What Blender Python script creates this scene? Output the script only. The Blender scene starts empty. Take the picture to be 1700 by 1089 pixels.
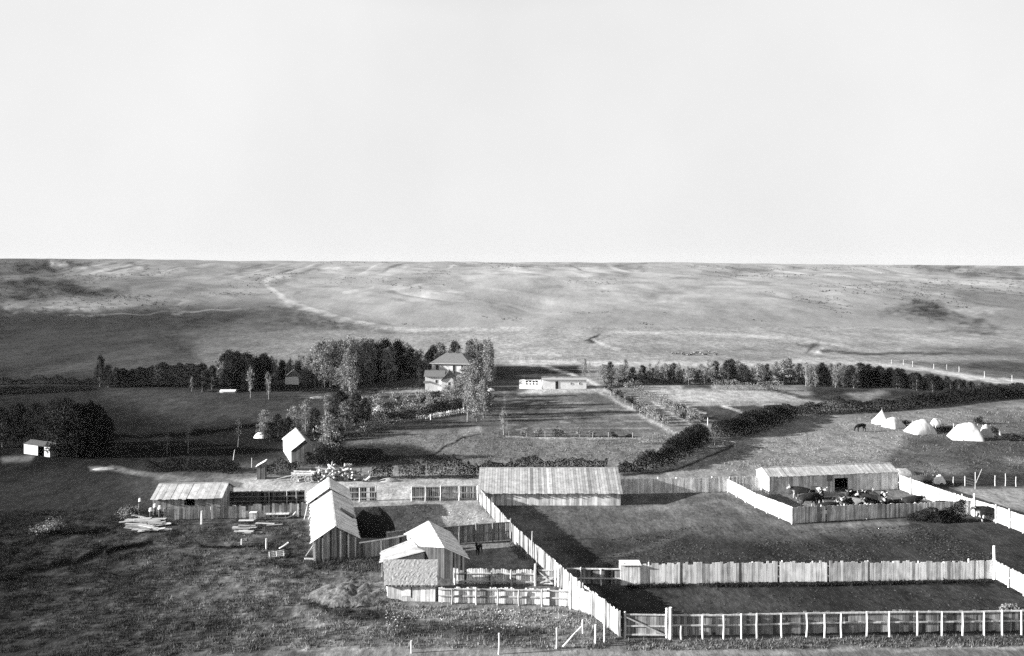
import bpy, bmesh, math, random
import numpy as np
from mathutils import Vector, Matrix

random.seed(7)
RNG = np.random.default_rng(11)
scene = bpy.context.scene
COL = scene.collection
F, HC, HY = 1500.0, 30.0, 435.0          # focal length in photo pixels, eye height, horizon row

def W(px, py, z=0.0):                      # photo pixel of a point at height z -> plan position
    d = F * (HC - z) / (py - HY)
    return Vector(((px - 850.0) * d / F, d))
def PY(d): return HY + F * HC / d
def mpp(py): return HC / (py - HY)         # metres per photo pixel on the flat

# ------------------------------------------------------------------ materials
def new_mat(name):
    m = bpy.data.materials.new(name); m.use_nodes = True
    nt = m.node_tree; nt.nodes.clear()
    return m, nt, nt.nodes, nt.links
def node(N, t, **k):
    n = N.new(t)
    for a, b in k.items(): setattr(n, a, b)
    return n
def math_node(N, L, op, a, b=None, clamp=False):
    n = node(N, 'ShaderNodeMath', operation=op, use_clamp=clamp)
    for i, v in enumerate((a, b)):
        if v is None: continue
        if isinstance(v, (int, float)): n.inputs[i].default_value = v
        else: L.new(v, n.inputs[i])
    return n.outputs[0]
def map_range(N, L, v, a, b, c, d):
    n = node(N, 'ShaderNodeMapRange'); L.new(v, n.inputs[0])
    for i, x in enumerate((a, b, c, d)): n.inputs[1 + i].default_value = x
    return n.outputs[0]
def noise(N, L, vec, scale, detail=4, rough=.55):
    n = node(N, 'ShaderNodeTexNoise'); n.inputs['Scale'].default_value = scale
    n.inputs['Detail'].default_value = detail; n.inputs['Roughness'].default_value = rough
    L.new(vec, n.inputs['Vector']); return n.outputs[0]
def finish(N, L, val, bump=None, bstr=.4, bdist=.1, rough=.95, spec=.15):
    p = node(N, 'ShaderNodeBsdfPrincipled'); o = node(N, 'ShaderNodeOutputMaterial')
    p.inputs['Roughness'].default_value = rough
    p.inputs['Specular IOR Level'].default_value = spec
    c = node(N, 'ShaderNodeCombineColor')
    for i in range(3): L.new(val, c.inputs[i])
    L.new(c.outputs[0], p.inputs['Base Color'])
    if bump is not None:
        b = node(N, 'ShaderNodeBump'); b.inputs['Strength'].default_value = bstr; b.inputs['Distance'].default_value = bdist
        L.new(bump, b.inputs['Height']); L.new(b.outputs[0], p.inputs['Normal'])
    L.new(p.outputs[0], o.inputs[0])
def attr(N, name='tone'):
    return node(N, 'ShaderNodeAttribute', attribute_name=name).outputs['Fac']
def mapped(N, L, sc, kind='Object'):
    t = node(N, 'ShaderNodeTexCoord'); m = node(N, 'ShaderNodeMapping'); m.inputs['Scale'].default_value = sc
    L.new(t.outputs[kind], m.inputs[0]); return m.outputs[0]

def ground_mat():
    m, nt, N, L = new_mat('ground_cover')
    v = mapped(N, L, (1, .42, 1))
    n1 = noise(N, L, v, 2.6, 6, .7); n2 = noise(N, L, v, .55, 6, .65); n3 = noise(N, L, v, .09, 5, .6); n4 = noise(N, L, v, .014, 5, .6)
    f = math_node(N, L, 'MULTIPLY', map_range(N, L, n1, .28, .72, .45, 1.55), map_range(N, L, n2, .28, .72, .55, 1.45))
    f = math_node(N, L, 'MULTIPLY', f, map_range(N, L, n3, .3, .7, .68, 1.32))
    f = math_node(N, L, 'MULTIPLY', f, map_range(N, L, n4, .3, .7, .88, 1.12))
    val = math_node(N, L, 'MULTIPLY', attr(N, 'alb'), f)
    val = math_node(N, L, 'MINIMUM', val, .7)
    h = math_node(N, L, 'ADD', math_node(N, L, 'MULTIPLY', n1, .25), math_node(N, L, 'MULTIPLY', n2, .75))
    finish(N, L, val, h, .5, .3, .97, 0.0); return m
def hill_mat():
    m, nt, N, L = new_mat('hill_cover')
    v = mapped(N, L, (1, .3, 1))
    n1 = noise(N, L, v, .4, 6, .65); n2 = noise(N, L, v, .1, 6, .6); n3 = noise(N, L, v, .022, 5, .55)
    f = math_node(N, L, 'MULTIPLY', map_range(N, L, n1, .28, .72, .9, 1.1), map_range(N, L, n2, .28, .72, .94, 1.06))
    n0 = noise(N, L, v, 1.7, 4, .7); f = math_node(N, L, 'MULTIPLY', f, map_range(N, L, n0, .28, .72, .86, 1.14))
    f = math_node(N, L, 'MULTIPLY', f, map_range(N, L, n3, .3, .7, .95, 1.05))
    val = math_node(N, L, 'MINIMUM', math_node(N, L, 'MULTIPLY', attr(N, 'alb'), f), .7)
    h = math_node(N, L, 'ADD', math_node(N, L, 'MULTIPLY', n1, .3), n2)
    finish(N, L, val, h, .12, 1.2, .97, 0.0); return m
def wood_mat(name, base, rough=.9):
    m, nt, N, L = new_mat(name)
    v = mapped(N, L, (9, 9, .7)); v2 = mapped(N, L, (1.3, 1.3, 1.0))
    n1 = noise(N, L, v, 1.0, 5, .65); n2 = noise(N, L, v2, 1.0, 5, .6)
    f = math_node(N, L, 'MULTIPLY', map_range(N, L, n1, .3, .7, .62, 1.38), map_range(N, L, n2, .3, .7, .7, 1.3))
    val = math_node(N, L, 'MULTIPLY', math_node(N, L, 'MULTIPLY', attr(N), f), base)
    finish(N, L, math_node(N, L, 'MINIMUM', val, .8), n1, .25, .02, rough); return m
def plain_mat(name, base, sc=3.0, lo=.75, hi=1.25, rough=.9, spec=.15, bump=.2, bd=.03):
    m, nt, N, L = new_mat(name)
    v = mapped(N, L, (1, 1, 1)); n1 = noise(N, L, v, sc, 5, .6)
    val = math_node(N, L, 'MULTIPLY', math_node(N, L, 'MULTIPLY', attr(N), map_range(N, L, n1, .3, .7, lo, hi)), base)
    finish(N, L, math_node(N, L, 'MINIMUM', val, .85), n1, bump, bd, rough, spec); return m
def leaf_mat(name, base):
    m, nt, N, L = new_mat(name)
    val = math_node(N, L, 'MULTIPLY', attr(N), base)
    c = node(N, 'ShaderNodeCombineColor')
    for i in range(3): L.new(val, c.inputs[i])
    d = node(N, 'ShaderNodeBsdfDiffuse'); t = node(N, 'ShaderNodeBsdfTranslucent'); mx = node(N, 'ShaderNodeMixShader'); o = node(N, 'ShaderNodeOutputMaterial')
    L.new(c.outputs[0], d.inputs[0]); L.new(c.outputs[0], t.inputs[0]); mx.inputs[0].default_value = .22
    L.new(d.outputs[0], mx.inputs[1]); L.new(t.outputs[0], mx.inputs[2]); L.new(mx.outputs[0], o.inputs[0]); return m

M = dict(
    ground=ground_mat(), hill=hill_mat(),
    wood=wood_mat('weathered_board', .36), dark_wood=wood_mat('dark_board', .16), pale_wood=wood_mat('pale_board', .58),
    roof=wood_mat('roof_board', .62), shingle=plain_mat('shingle_roof', .12, 5.0, .6, 1.4),
    sod=plain_mat('straw_sod', .24, 9.0, .7, 1.3, bump=.35, bd=.06),
    white=plain_mat('whitewash', .74, 1.5, .85, 1.1), canvas=plain_mat('tent_canvas', .44, 2.0, .9, 1.06, bump=.3, bd=.06),
    dark=plain_mat('dark_interior', .02), glass=plain_mat('window_glass', .03, rough=.15, spec=.5),
    hide=plain_mat('animal_hide', .019, 6.0, .8, 1.2, rough=.85, spec=.03), horn=plain_mat('horn', .5), metal=plain_mat('iron', .12, rough=.5, spec=.5),
    dung=plain_mat('heap_soil', .09, 3.0, .35, 1.65, bump=.8, bd=.15), hay=plain_mat('dark_hay', .014, 3.0, .5, 1.5, bump=.9, bd=.2),
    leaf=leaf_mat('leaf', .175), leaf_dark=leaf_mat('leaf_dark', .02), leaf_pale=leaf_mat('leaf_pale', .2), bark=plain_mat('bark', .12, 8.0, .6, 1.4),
    bark_pale=plain_mat('pale_bark', .27, 8.0, .7, 1.2), blade=leaf_mat('grass_blade', 1.0), blossom=leaf_mat('blossom', .5),
)

# ------------------------------------------------------------------ mesh helper
class MB:
    def __init__(s): s.v, s.f, s.t = [], [], []
    def face(s, pts, tone=1.0):
        b = len(s.v); s.v += [tuple(p) for p in pts]; s.f.append(tuple(range(b, b + len(pts)))); s.t.append(tone)
    def hexa(s, p, tone=1.0):                     # p: bottom 4 then top 4
        b = len(s.v); s.v += [tuple(q) for q in p]
        for q in ((3, 2, 1, 0), (4, 5, 6, 7), (0, 1, 5, 4), (1, 2, 6, 5), (2, 3, 7, 6), (3, 0, 4, 7)):
            s.f.append(tuple(b + i for i in q)); s.t.append(tone)
    def box(s, c, sx, sy, sz, rz=0.0, tone=1.0, rx=0.0):
        R = Matrix.Rotation(rz, 3, 'Z') @ Matrix.Rotation(rx, 3, 'Y'); c = Vector(c)
        P = [c + R @ Vector((x * sx / 2, y * sy / 2, z * sz / 2)) for z in (-1, 1) for x, y in ((-1, -1), (1, -1), (1, 1), (-1, 1))]
        s.hexa(P, tone)
    def beam(s, a, b, w, h, tone=1.0):
        a, b = Vector(a), Vector(b); d = (b - a).normalized()
        up = Vector((0, 0, 1)) if abs(d.z) < .95 else Vector((0, 1, 0))
        x = d.cross(up).normalized(); y = x.cross(d)
        P = [q + x * i * w / 2 + y * j * h / 2 for q in (a, b) for i, j in ((-1, -1), (1, -1), (1, 1), (-1, 1))]
        s.hexa(P, tone)
    def tube(s, pts, rad, n=6, tone=1.0, caps=True):
        pts = [Vector(p) for p in pts]; rings = []
        for i, p in enumerate(pts):
            d = (pts[min(i + 1, len(pts) - 1)] - pts[max(i - 1, 0)]).normalized()
            u = d.cross(Vector((.31, .95, .05))); u = u.normalized() if u.length > 1e-4 else Vector((1, 0, 0)); w = d.cross(u)
            b = len(s.v)
            for k in range(n):
                a = 2 * math.pi * k / n; s.v.append(tuple(p + (u * math.cos(a) + w * math.sin(a)) * rad[i]))
            rings.append(b)
        for a, b in zip(rings, rings[1:]):
            for k in range(n):
                s.f.append((a + k, a + (k + 1) % n, b + (k + 1) % n, b + k)); s.t.append(tone)
        if caps:
            s.f.append(tuple(rings[0] + k for k in reversed(range(n)))); s.t.append(tone)
            s.f.append(tuple(rings[-1] + k for k in range(n))); s.t.append(tone)
    def mesh(s, name, mat, off=(0, 0, 0)):
        me = bpy.data.meshes.new(name); o = Vector(off)
        me.from_pydata([tuple(Vector(v) - o) for v in s.v], [], s.f)
        a = me.attributes.new('tone', 'FLOAT', 'FACE'); a.data.foreach_set('value', np.array(s.t, dtype=np.float32))
        me.materials.append(mat); me.update(); return me
    def build(s, name, mat, parent=None, off=None):
        off = parent.location if (off is None and parent is not None and parent.parent is None) else (off or (0, 0, 0))
        return link(name, s.mesh(name, mat, off), parent)

def link(name, me, parent=None, loc=None):
    o = bpy.data.objects.new(name, me); COL.objects.link(o)
    if parent is not None: o.parent = parent
    if loc is not None: o.location = loc
    return o
def tag(o, label=None, cat=None, group=None, kind=None):
    if label: o['label'] = label
    if cat: o['category'] = cat
    if group: o['group'] = group
    if kind: o['kind'] = kind
    return o
def thing(name, label, cat, loc, group=None, rz=0.0):
    o = bpy.data.objects.new(name, None); COL.objects.link(o); o.location = loc; o.rotation_euler.z = rz
    o.empty_display_size = .3
    return tag(o, label, cat, group)
def copy_tree(o, loc, rz=0.0, sc=1.0, label=None, group=None):
    c = o.copy(); COL.objects.link(c); c.location = loc; c.rotation_euler.z = rz
    c.scale = sc if hasattr(sc, '__len__') else (sc, sc, sc)
    if label: c['label'] = label
    if group: c['group'] = group
    for ch in o.children:
        k = ch.copy(); COL.objects.link(k); k.parent = c
        for g in ch.children:
            q = g.copy(); COL.objects.link(q); q.parent = k
    return c
def v3(p, z=0.0): return Vector((p[0], p[1], z))

# ------------------------------------------------------------------ noise / terrain
def _hash(ix, iy, s):
    n = (ix.astype(np.int64) * 374761393 + iy.astype(np.int64) * 668265263 + s * 1442695041) & 0x7fffffff
    n = ((n ^ (n >> 13)) * 1274126177) & 0x7fffffff
    return ((n ^ (n >> 16)) & 0xffff) / 65535.0
def vnoise(x, y, s=0):
    ix, iy = np.floor(x), np.floor(y); fx, fy = x - ix, y - iy
    fx = fx * fx * (3 - 2 * fx); fy = fy * fy * (3 - 2 * fy)
    a, b, c, d = _hash(ix, iy, s), _hash(ix + 1, iy, s), _hash(ix, iy + 1, s), _hash(ix + 1, iy + 1, s)
    return a + (b - a) * fx + (c - a) * fy + (a - b - c + d) * fx * fy
def fbm(x, y, s=0, o=4):
    t, a, n = 0, .5, 0
    for k in range(o):
        t = t + a * vnoise(x * 2 ** k, y * 2 ** k, s + k * 17); n += a; a *= .5
    return t / n
def sstep(a, b, x):
    t = np.clip((x - a) / (b - a), 0, 1); return t * t * (3 - 2 * t)

def terrain(X, Y):
    X = np.asarray(X, dtype=float); Y = np.asarray(Y, dtype=float)
    px = 850 + F * X / np.maximum(Y, 60)
    # valley side: rises from the flat to the rim of the bench opposite
    prof = np.interp(Y, [0, 400, 430, 500, 600, 700, 800, 870, 920, 1200, 3000, 9000], [0, 0, .4, 4.6, 11.2, 17.8, 24.0, 27.8, 29.6, 29.0, 25, 5])
    fac = np.interp(px, [-400, 120, 400, 850, 1150, 1300, 1700, 2100], [1.15, 1.13, 1.06, 1.0, 1.0, .93, .74, .68])
    z = prof * fac
    amp = sstep(425, 560, Y) * (1 - .8 * sstep(800, 915, Y))
    wx = X + 40 * (fbm(X / 100, Y / 100, 5, 3) - .5) * 2 + .45 * (Y - 600); wy = Y + 40 * (fbm(X / 100 + 9, Y / 100, 6, 3) - .5) * 2
    rid = np.abs(fbm(wx / 95 + 3.1, wy / 170, 31, 4) * 2 - 1)
    z = z + amp * ((rid - .3) * 4.6 + (fbm(wx / 36, wy / 50, 41, 3) - .5) * .9)
    z = z + sstep(415, 520, Y) * (fbm(X / 40, Y / 30, 51, 3) - .5) * .9
    z = z + sstep(820, 900, Y) * (fbm(X / 45, Y / 120, 57, 4) - .5) * 3.0
    z = z + amp * ((fbm(X / 190 + 4 - .5 * Y / 190, Y / 330, 61, 3) - .5) * 9 - 3.2 * np.exp(-((px - 840 - (Y - 430) * .55) / 70) ** 2) * (1 - sstep(520, 760, Y)))
    scarp = sstep(.54, .6, fbm(X / 38, Y / 400, 63, 4)); z = z - scarp * .9 * sstep(690, 790, Y) * (1 - sstep(800, 905, Y))
    # low bench with brush at the far west
    z = z + 4.0 * np.exp(-((px - 60) / 260) ** 2) * np.exp(-((Y - 505) / 50) ** 2)
    # the hill the camera stands on
    hill = np.minimum(28.3, np.maximum(0.0, 29.6 - .46 * Y))
    return np.where(Y < 80, np.maximum(hill, 0), z)
def terrain1(x, y): return float(terrain(np.array([x]), np.array([y]))[0])

# ------------------------------------------------------------------ ground cover, as it lies on the map
KG = 2.05
def A(g): return (g ** 2.2) / KG                  # picture grey of sunlit flat ground -> albedo
def poly_sd(px, py, pts):
    """signed distance (inside positive) to a polygon given in photo pixels of the flat"""
    d = np.full(px.shape, 1e9); ins = np.zeros(px.shape, bool); n = len(pts)
    for i in range(n):
        x0, y0 = pts[i]; x1, y1 = pts[(i + 1) % n]
        ex, ey = x1 - x0, y1 - y0
        t = np.clip(((px - x0) * ex + (py - y0) * ey) / (ex * ex + ey * ey + 1e-9), 0, 1)
        d = np.minimum(d, np.hypot(px - x0 - t * ex, py - y0 - t * ey))
        c = ((y0 > py) != (y1 > py)) & (px < (x1 - x0) * (py - y0) / (y1 - y0 + 1e-9) + x0)
        ins ^= c
    return np.where(ins, d, -d)
def line_d(px, py, pts):
    d = np.full(px.shape, 1e9)
    for (x0, y0), (x1, y1) in zip(pts, pts[1:]):
        ex, ey = x1 - x0, y1 - y0
        t = np.clip(((px - x0) * ex + (py - y0) * ey) / (ex * ex + ey * ey + 1e-9), 0, 1)
        d = np.minimum(d, np.hypot(px - x0 - t * ex, py - y0 - t * ey))
    return d
GX = [-300, 0, 200, 400, 600, 850, 1100, 1400, 1700, 2100]
GR = {
 430: [.5, .45, .6, .66, .68, .7, .7, .7, .6, .6], 470: [.4, .40, .52, .66, .7, .72, .72, .72, .64, .6],
 500: [.4, .42, .5, .60, .7, .72, .7, .7, .58, .55], 520: [.3, .28, .3, .42, .66, .72, .68, .68, .55, .5],
 545: [.25, .25, .3, .45, .6, .72, .66, .68, .6, .55], 580: [0.286, 0.282, 0.364, 0.529, 0.647, 0.699, 0.629, 0.64, 0.58, 0.5],
 610: [0.276, 0.271, 0.354, 0.543, 0.585, 0.626, 0.674, 0.62, 0.48, 0.45], 640: [0.23, 0.221, 0.212, 0.224, 0.345, 0.495, 0.578, 0.48, 0.3, 0.3],
 680: [0.193, 0.197, 0.268, 0.279, 0.351, 0.396, 0.525, 0.5, 0.5, 0.45], 720: [0.136, 0.142, 0.211, 0.245, 0.37, 0.456, 0.521, 0.56, 0.48, 0.45],
 760: [0.143, 0.139, 0.195, 0.208, 0.456, 0.529, 0.535, 0.56, 0.44, 0.42], 800: [0.22, 0.217, 0.257, 0.634, 0.73, 0.617, 0.609, 0.58, 0.4, 0.4],
 850: [0.215, 0.226, 0.262, 0.403, 0.594, 0.473, 0.436, 0.4, 0.33, 0.3], 900: [0.191, 0.202, 0.288, 0.458, 0.516, 0.465, 0.407, 0.31, 0.26, 0.26],
 950: [0.191, 0.187, 0.314, 0.471, 0.443, 0.414, 0.346, 0.28, 0.26, 0.26], 1000: [0.21, 0.22, 0.326, 0.476, 0.562, 0.529, 0.298, 0.27, 0.26, 0.26],
 1060: [0.23, 0.252, 0.316, 0.432, 0.554, 0.557, 0.518, 0.46, 0.4, 0.4], 1100: [0.216, 0.234, 0.297, 0.401, 0.543, 0.634, 0.617, 0.55, 0.5, 0.5]}
PATCH = [  # kind, geometry, grey, soft edge px, edge wobble px
 ('p', [(395, 798), (520, 800), (680, 796), (800, 800), (800, 826), (640, 836), (520, 832), (390, 822)], .82, 7, 8),
 ('p', [(250, 790), (400, 797), (400, 806), (250, 799)], .5, 5, 5),
 ('l', [(180, 776), (270, 790), (400, 806)], 5, .5, 4),
 ('p', [(605, 832), (800, 830), (845, 868), (770, 874), (650, 884), (600, 880)], .68, 6, 5),
 ('p', [(740, 905), (848, 898), (900, 945), (745, 945)], .55, 4, 4),
 ('p', [(797, 838), (1032, 838), (1032, 822), (1212, 818), (1316, 870), (1500, 862), (1500, 900), (1080, 905), (920, 925)], .44, 8, 10),
 ('p', [(930, 900), (1160, 880), (1300, 895), (1660, 880), (1660, 965), (930, 968)], .285, 14, 18),
 ('p', [(1280, 816), (1490, 812), (1540, 838), (1500, 858), (1320, 864), (1230, 816)], .5, 6, 6),
 ('p', [(1030, 790), (1180, 752), (1330, 700), (1440, 692), (1560, 730), (1500, 760), (1260, 790)], .58, 10, 10),
 ('p', [(1440, 690), (1700, 668), (1800, 668), (1800, 690), (1500, 700)], .55, 8, 6),
 ('p', [(1500, 735), (1800, 725), (1800, 800), (1480, 780)], .37, 14, 16),
 ('p', [(1490, 812), (1800, 806), (1800, 870), (1640, 842)], .62, 7, 4),
 ('p', [(1530, 790), (1800, 782), (1800, 806), (1530, 808)], .26, 5, 5),
 ('p', [(590, 728), (700, 712), (790, 716), (850, 726), (1080, 730), (1060, 762), (800, 770), (740, 764), (560, 752)], .52, 8, 8),
 ('p', [(560, 740), (700, 742), (740, 764), (560, 772)], .25, 8, 8),
 ('p', [(838, 648), (1000, 648), (1105, 712), (1060, 722), (845, 722), (838, 690)], .47, 2, 2),
 ('l', [(838, 650), (839, 690), (842, 724)], 1.6, .62, 1.5),
 ('p', [(838, 650), (930, 652), (880, 720), (838, 722)], .36, 14, 10),  # tree shade on the west of the field, painted into the cover
 ('l', [(850, 668), (1010, 668)], 1.0, .62, 2),
 ('l', [(900, 680), (1040, 680)], 1.0, .62, 2),
 ('l', [(850, 690), (1060, 690)], 1.0, .62, 2),
 ('l', [(930, 700), (1075, 700)], 1.0, .62, 2),
 ('l', [(860, 711), (1080, 711)], 1.0, .62, 2),
 ('l', [(838, 657), (1009, 657)], .5, .5, 1.2),
 ('l', [(838, 661), (1015, 661)], .5, .5, 1.2),
 ('l', [(838, 665), (1022, 665)], .5, .5, 1.2),
 ('l', [(838, 672), (1034, 672)], .5, .5, 1.2),
 ('l', [(838, 676), (1041, 676)], .5, .5, 1.2),
 ('l', [(838, 685), (1057, 685)], .5, .5, 1.2),
 ('l', [(838, 695), (1074, 695)], .5, .5, 1.2),
 ('l', [(838, 705), (1091, 705)], .5, .5, 1.2),
 ('l', [(838, 716), (1110, 716)], .5, .5, 1.2),
 ('l', [(840, 726), (940, 727), (1060, 728)], 1.6, .72, 2),
 ('l', [(1040, 976), (1300, 974), (1640, 969)], 4, .2, 6), ('l', [(1075, 1052), (1105, 1012), (1190, 992), (1400, 990)], 5, .38, 10), ('l', [(1035, 846), (1200, 832), (1310, 876), (1500, 868)], 5, .52, 8), ('l', [(940, 950), (1010, 925), (1150, 880)], 6, .36, 12),
 ('p', [(880, 644), (1000, 643), (1000, 653), (860, 655)], .76, 3, 2),
 ('p', [(822, 608), (960, 606), (968, 628), (820, 632)], .32, 4, 3),
 ('l', [(905, 608), (945, 621), (985, 636), (1012, 652)], 3.2, .8, 2.5),
 ('l', [(998, 652), (1050, 680), (1100, 708), (1130, 722)], 3.2, .74, 2.5),
 ('p', [(1060, 640), (1160, 640), (1320, 648), (1400, 664), (1330, 668), (1100, 672), (1075, 655)], .72, 6, 5),
 ('p', [(1130, 640), (1180, 640), (1180, 648), (1130, 646)], .34, 4, 4), ('l', [(1265, 640), (1330, 660), (1400, 664)], 3.5, .36, 3),
 ('p', [(1120, 674), (1300, 672), (1270, 690), (1200, 706), (1150, 700)], .34, 2, 2),
 ('l', [(1085, 668), (1115, 688), (1150, 706)], 2.6, .72, 2.5),
 ('l', [(1138, 672), (1170, 687)], 1.8, .8, 2), ('l', [(1198, 672), (1240, 688)], 1.8, .8, 2), ('l', [(1258, 672), (1285, 680)], 1.8, .8, 2),
 ('l', [(1110, 672), (1300, 671)], 1.2, .72, 1.5), ('l', [(1130, 690), (1180, 690)], 1.0, .65, 1), ('l', [(1120, 698), (1185, 698)], 1.0, .62, 1),
 ('p', [(1340, 640), (1480, 648), (1700, 645), (1700, 655), (1450, 668), (1360, 660)], .25, 8, 6),
 ('p', [(1400, 655), (1460, 648), (1480, 655), (1440, 668)], .55, 5, 4),
 ('l', [(848, 601), (900, 602), (1000, 603), (1120, 604), (1250, 604), (1340, 598), (1420, 603), (1500, 607), (1540, 613), (1580, 620), (1630, 629), (1690, 634), (1800, 646)], 5, .79, 3),
 ('l', [(830, 583), (930, 590)], 3, .78, 3), ('l', [(1000, 553), (1150, 553), (1250, 557), (1340, 563), (1400, 572)], 3.0, .78, 3),
 ('p', [(975, 565), (985, 557), (1005, 556), (990, 562), (982, 568)], .25, 1.6, 1), ('l', [(985, 563), (1005, 574), (1030, 581)], 2.2, .84, 1.6),
 ('p', [(1338, 586), (1358, 575), (1362, 570), (1340, 574), (1325, 570), (1345, 580)], .3, 2, 1.5), ('p', [(1348, 588), (1360, 577), (1364, 578), (1362, 588)], .86, 1.6, 1),
 ('l', [(1362, 583), (1450, 587), (1600, 587), (1700, 588)], 2.5, .38, 3),
 ('p', [(1480, 568), (1700, 575), (1700, 592), (1500, 580)], .45, 7, 8), ('p', [(1440, 560), (1640, 555), (1700, 566), (1500, 576)], .72, 7, 7),
 ('p', [(1500, 603), (1700, 600), (1800, 600), (1800, 628), (1600, 612)], .34, 5, 4),
 # far road down the valley side
 ('l', [(478, 458), (448, 462), (440, 470), (452, 484), (480, 500), (530, 518), (590, 533), (640, 544), (690, 549)], 4.0, .81, 3),
 ('l', [(690, 549), (780, 548), (860, 547)], 2.6, .77, 4),
 ('p', [(470, 492), (540, 520), (620, 540), (560, 534), (480, 508)], .82, 3, 2),
 ('p', [(330, 516), (470, 508), (560, 530), (640, 548), (500, 545), (330, 540)], .36, 8, 6),
 ('p', [(0, 524), (320, 520), (420, 524), (330, 545), (0, 545)], .235, 7, 6),
 ('l', [(110, 525), (200, 522), (300, 518)], 1.3, .46, 5), ('p', [(283, 513), (310, 518), (290, 520)], .7, 2, 1), ('l', [(300, 518), (400, 512)], 1.4, .55, 3),
 ('p', [(20, 507), (110, 500), (210, 502), (250, 508), (190, 515), (20, 517)], .66, 4, 5), ('p', [(20, 492), (90, 496), (160, 492), (210, 494), (230, 502), (120, 500), (20, 506)], .64, 5, 5),
 ('p', [(225, 498), (280, 495), (300, 500), (240, 504)], .72, 4, 3),
 ('p', [(10, 466), (60, 460), (110, 468), (200, 488), (150, 492), (100, 484), (20, 478)], .24, 4, 6), ('p', [(12, 488), (60, 480), (100, 492), (40, 502)], .25, 4, 6),
 ('p', [(26, 434), (85, 434), (100, 448), (70, 456), (26, 452)], .22, 3, 6), ('p', [(105, 435), (150, 435), (140, 441), (112, 441)], .28, 2, 3), ('p', [(212, 438), (245, 438), (246, 447), (225, 446)], .34, 2, 3),
 ('p', [(130, 440), (205, 440), (200, 458), (150, 458)], .78, 5, 6), ('p', [(85, 434), (105, 434), (104, 444), (86, 444)], .78, 2, 2),
 ('p', [(10, 455), (60, 452), (90, 458), (10, 464)], .52, 3, 3),
 ('p', [(1460, 522), (1520, 500), (1560, 512), (1640, 530), (1660, 538), (1560, 534)], .33, 4, 6), ('p', [(1530, 512), (1560, 506), (1580, 518), (1540, 522)], .22, 3, 3),
 ('p', [(1565, 508), (1650, 512), (1660, 522), (1590, 520)], .82, 4, 4), ('p', [(1570, 545), (1660, 548), (1660, 556), (1590, 553)], .42, 4, 4),
 ('p', [(1470, 460), (1700, 468), (1700, 474), (1540, 470)], .8, 4, 4), ('p', [(1500, 476), (1580, 482), (1570, 488), (1500, 482)], .82, 4, 4),
 ('p', [(1520, 442), (1600, 442), (1700, 444), (1700, 464), (1620, 460), (1540, 452)], .5, 4, 5), ('p', [(1518, 440), (1535, 440), (1532, 446), (1518, 446)], .3, 2, 2), ('p', [(1572, 441), (1592, 442), (1590, 447), (1574, 446)], .3, 2, 2),
 ('p', [(1580, 480), (1700, 485), (1700, 510), (1600, 500)], .52, 6, 8),
 ('p', [(1100, 486), (1140, 483), (1180, 488), (1150, 497), (1105, 497)], .84, 4, 6),
 ('p', [(700, 485), (780, 481), (775, 489), (700, 490)], .83, 3, 4), ('l', [(570, 486), (620, 477)], 3, .8, 3), ('p', [(935, 452), (955, 444), (990, 444), (1010, 454), (970, 462)], .82, 5, 6),
 ('p', [(620, 456), (650, 448), (660, 452), (625, 460)], .82, 3, 3), ('p', [(760, 450), (860, 448), (870, 458), (780, 460)], .79, 4, 5),
 ('p', [(860, 530), (960, 514), (1060, 490), (1200, 500), (1500, 515), (1500, 540), (1100, 548), (900, 538)], .62, 8, 6),
 ('p', [(1020, 437), (1070, 437), (1065, 450), (1025, 448)], .52, 3, 4), ('p', [(1200, 440), (1290, 446), (1270, 452), (1210, 448)], .6, 3, 3),
 # west pasture and garden west of the house
 ('p', [(0, 632), (150, 634), (150, 640), (0, 642)], .3, 4, 3), ('p', [(0, 642), (150, 640), (150, 648), (0, 656)], .12, 4, 3),  # second patch paints the dark shadow below the hedge
 ('p', [(20, 552), (300, 545), (320, 600), (20, 622)], .29, 14, 10), ('p', [(60, 622), (240, 575), (330, 600), (200, 612)], .36, 8, 8),
 ('p', [(630, 648), (690, 638), (705, 648), (700, 655), (620, 654)], .6, 3, 3), ('p', [(500, 656), (545, 652), (548, 660), (510, 662)], .74, 3, 3), ('p', [(360, 648), (390, 648), (390, 652), (360, 652)], .75, 1.5, 1),
 ('p', [(300, 674), (330, 674), (330, 680), (300, 680)], .42, 3, 3), ('p', [(355, 673), (385, 673), (380, 680), (355, 680)], .42, 3, 3),
 ('p', [(185, 640), (560, 655), (560, 700), (400, 705), (190, 690)], .31, 18, 16),
 ('p', [(0, 690), (190, 670), (300, 715), (480, 712), (480, 745), (240, 760), (0, 760)], .17, 26, 18),
 ('l', [(190, 726), (300, 722), (480, 700)], 4, .10, 4), ('p', [(5, 758), (60, 756), (50, 768), (5, 770)], .45, 4, 4), ('p', [(148, 775), (188, 773), (188, 781), (150, 781)], .6, 2, 2),
 # trampled ground about the sheds, with shadow streaks painted in
 ('p', [(240, 868), (330, 862), (500, 858), (510, 880), (420, 888), (280, 888)], .36, 8, 10), ('l', [(200, 905), (300, 880), (380, 868)], 4, .38, 5),
 ('l', [(180, 915), (240, 902), (262, 897)], 5, .13, 8), ('l', [(0, 960), (60, 945), (140, 925), (175, 912)], 8, .14, 12), ('l', [(330, 906), (440, 908)], 3, .14, 5), ('l', [(80, 884), (180, 880)], 5, .14, 8),  # dark shadow streaks painted into the grass
 ('p', [(500, 880), (520, 905), (515, 935), (660, 945), (630, 925), (600, 940), (480, 950), (430, 900)], .34, 12, 12),
 ('p', [(640, 1004), (960, 1010), (1010, 1030), (1000, 1045), (740, 1040), (640, 1018)], .62, 8, 8), ('p', [(500, 1005), (640, 1012), (720, 1040), (600, 1035)], .3, 8, 8),
 ('p', [(640, 1030), (900, 1042), (880, 1060), (650, 1055)], .38, 8, 8),
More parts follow.
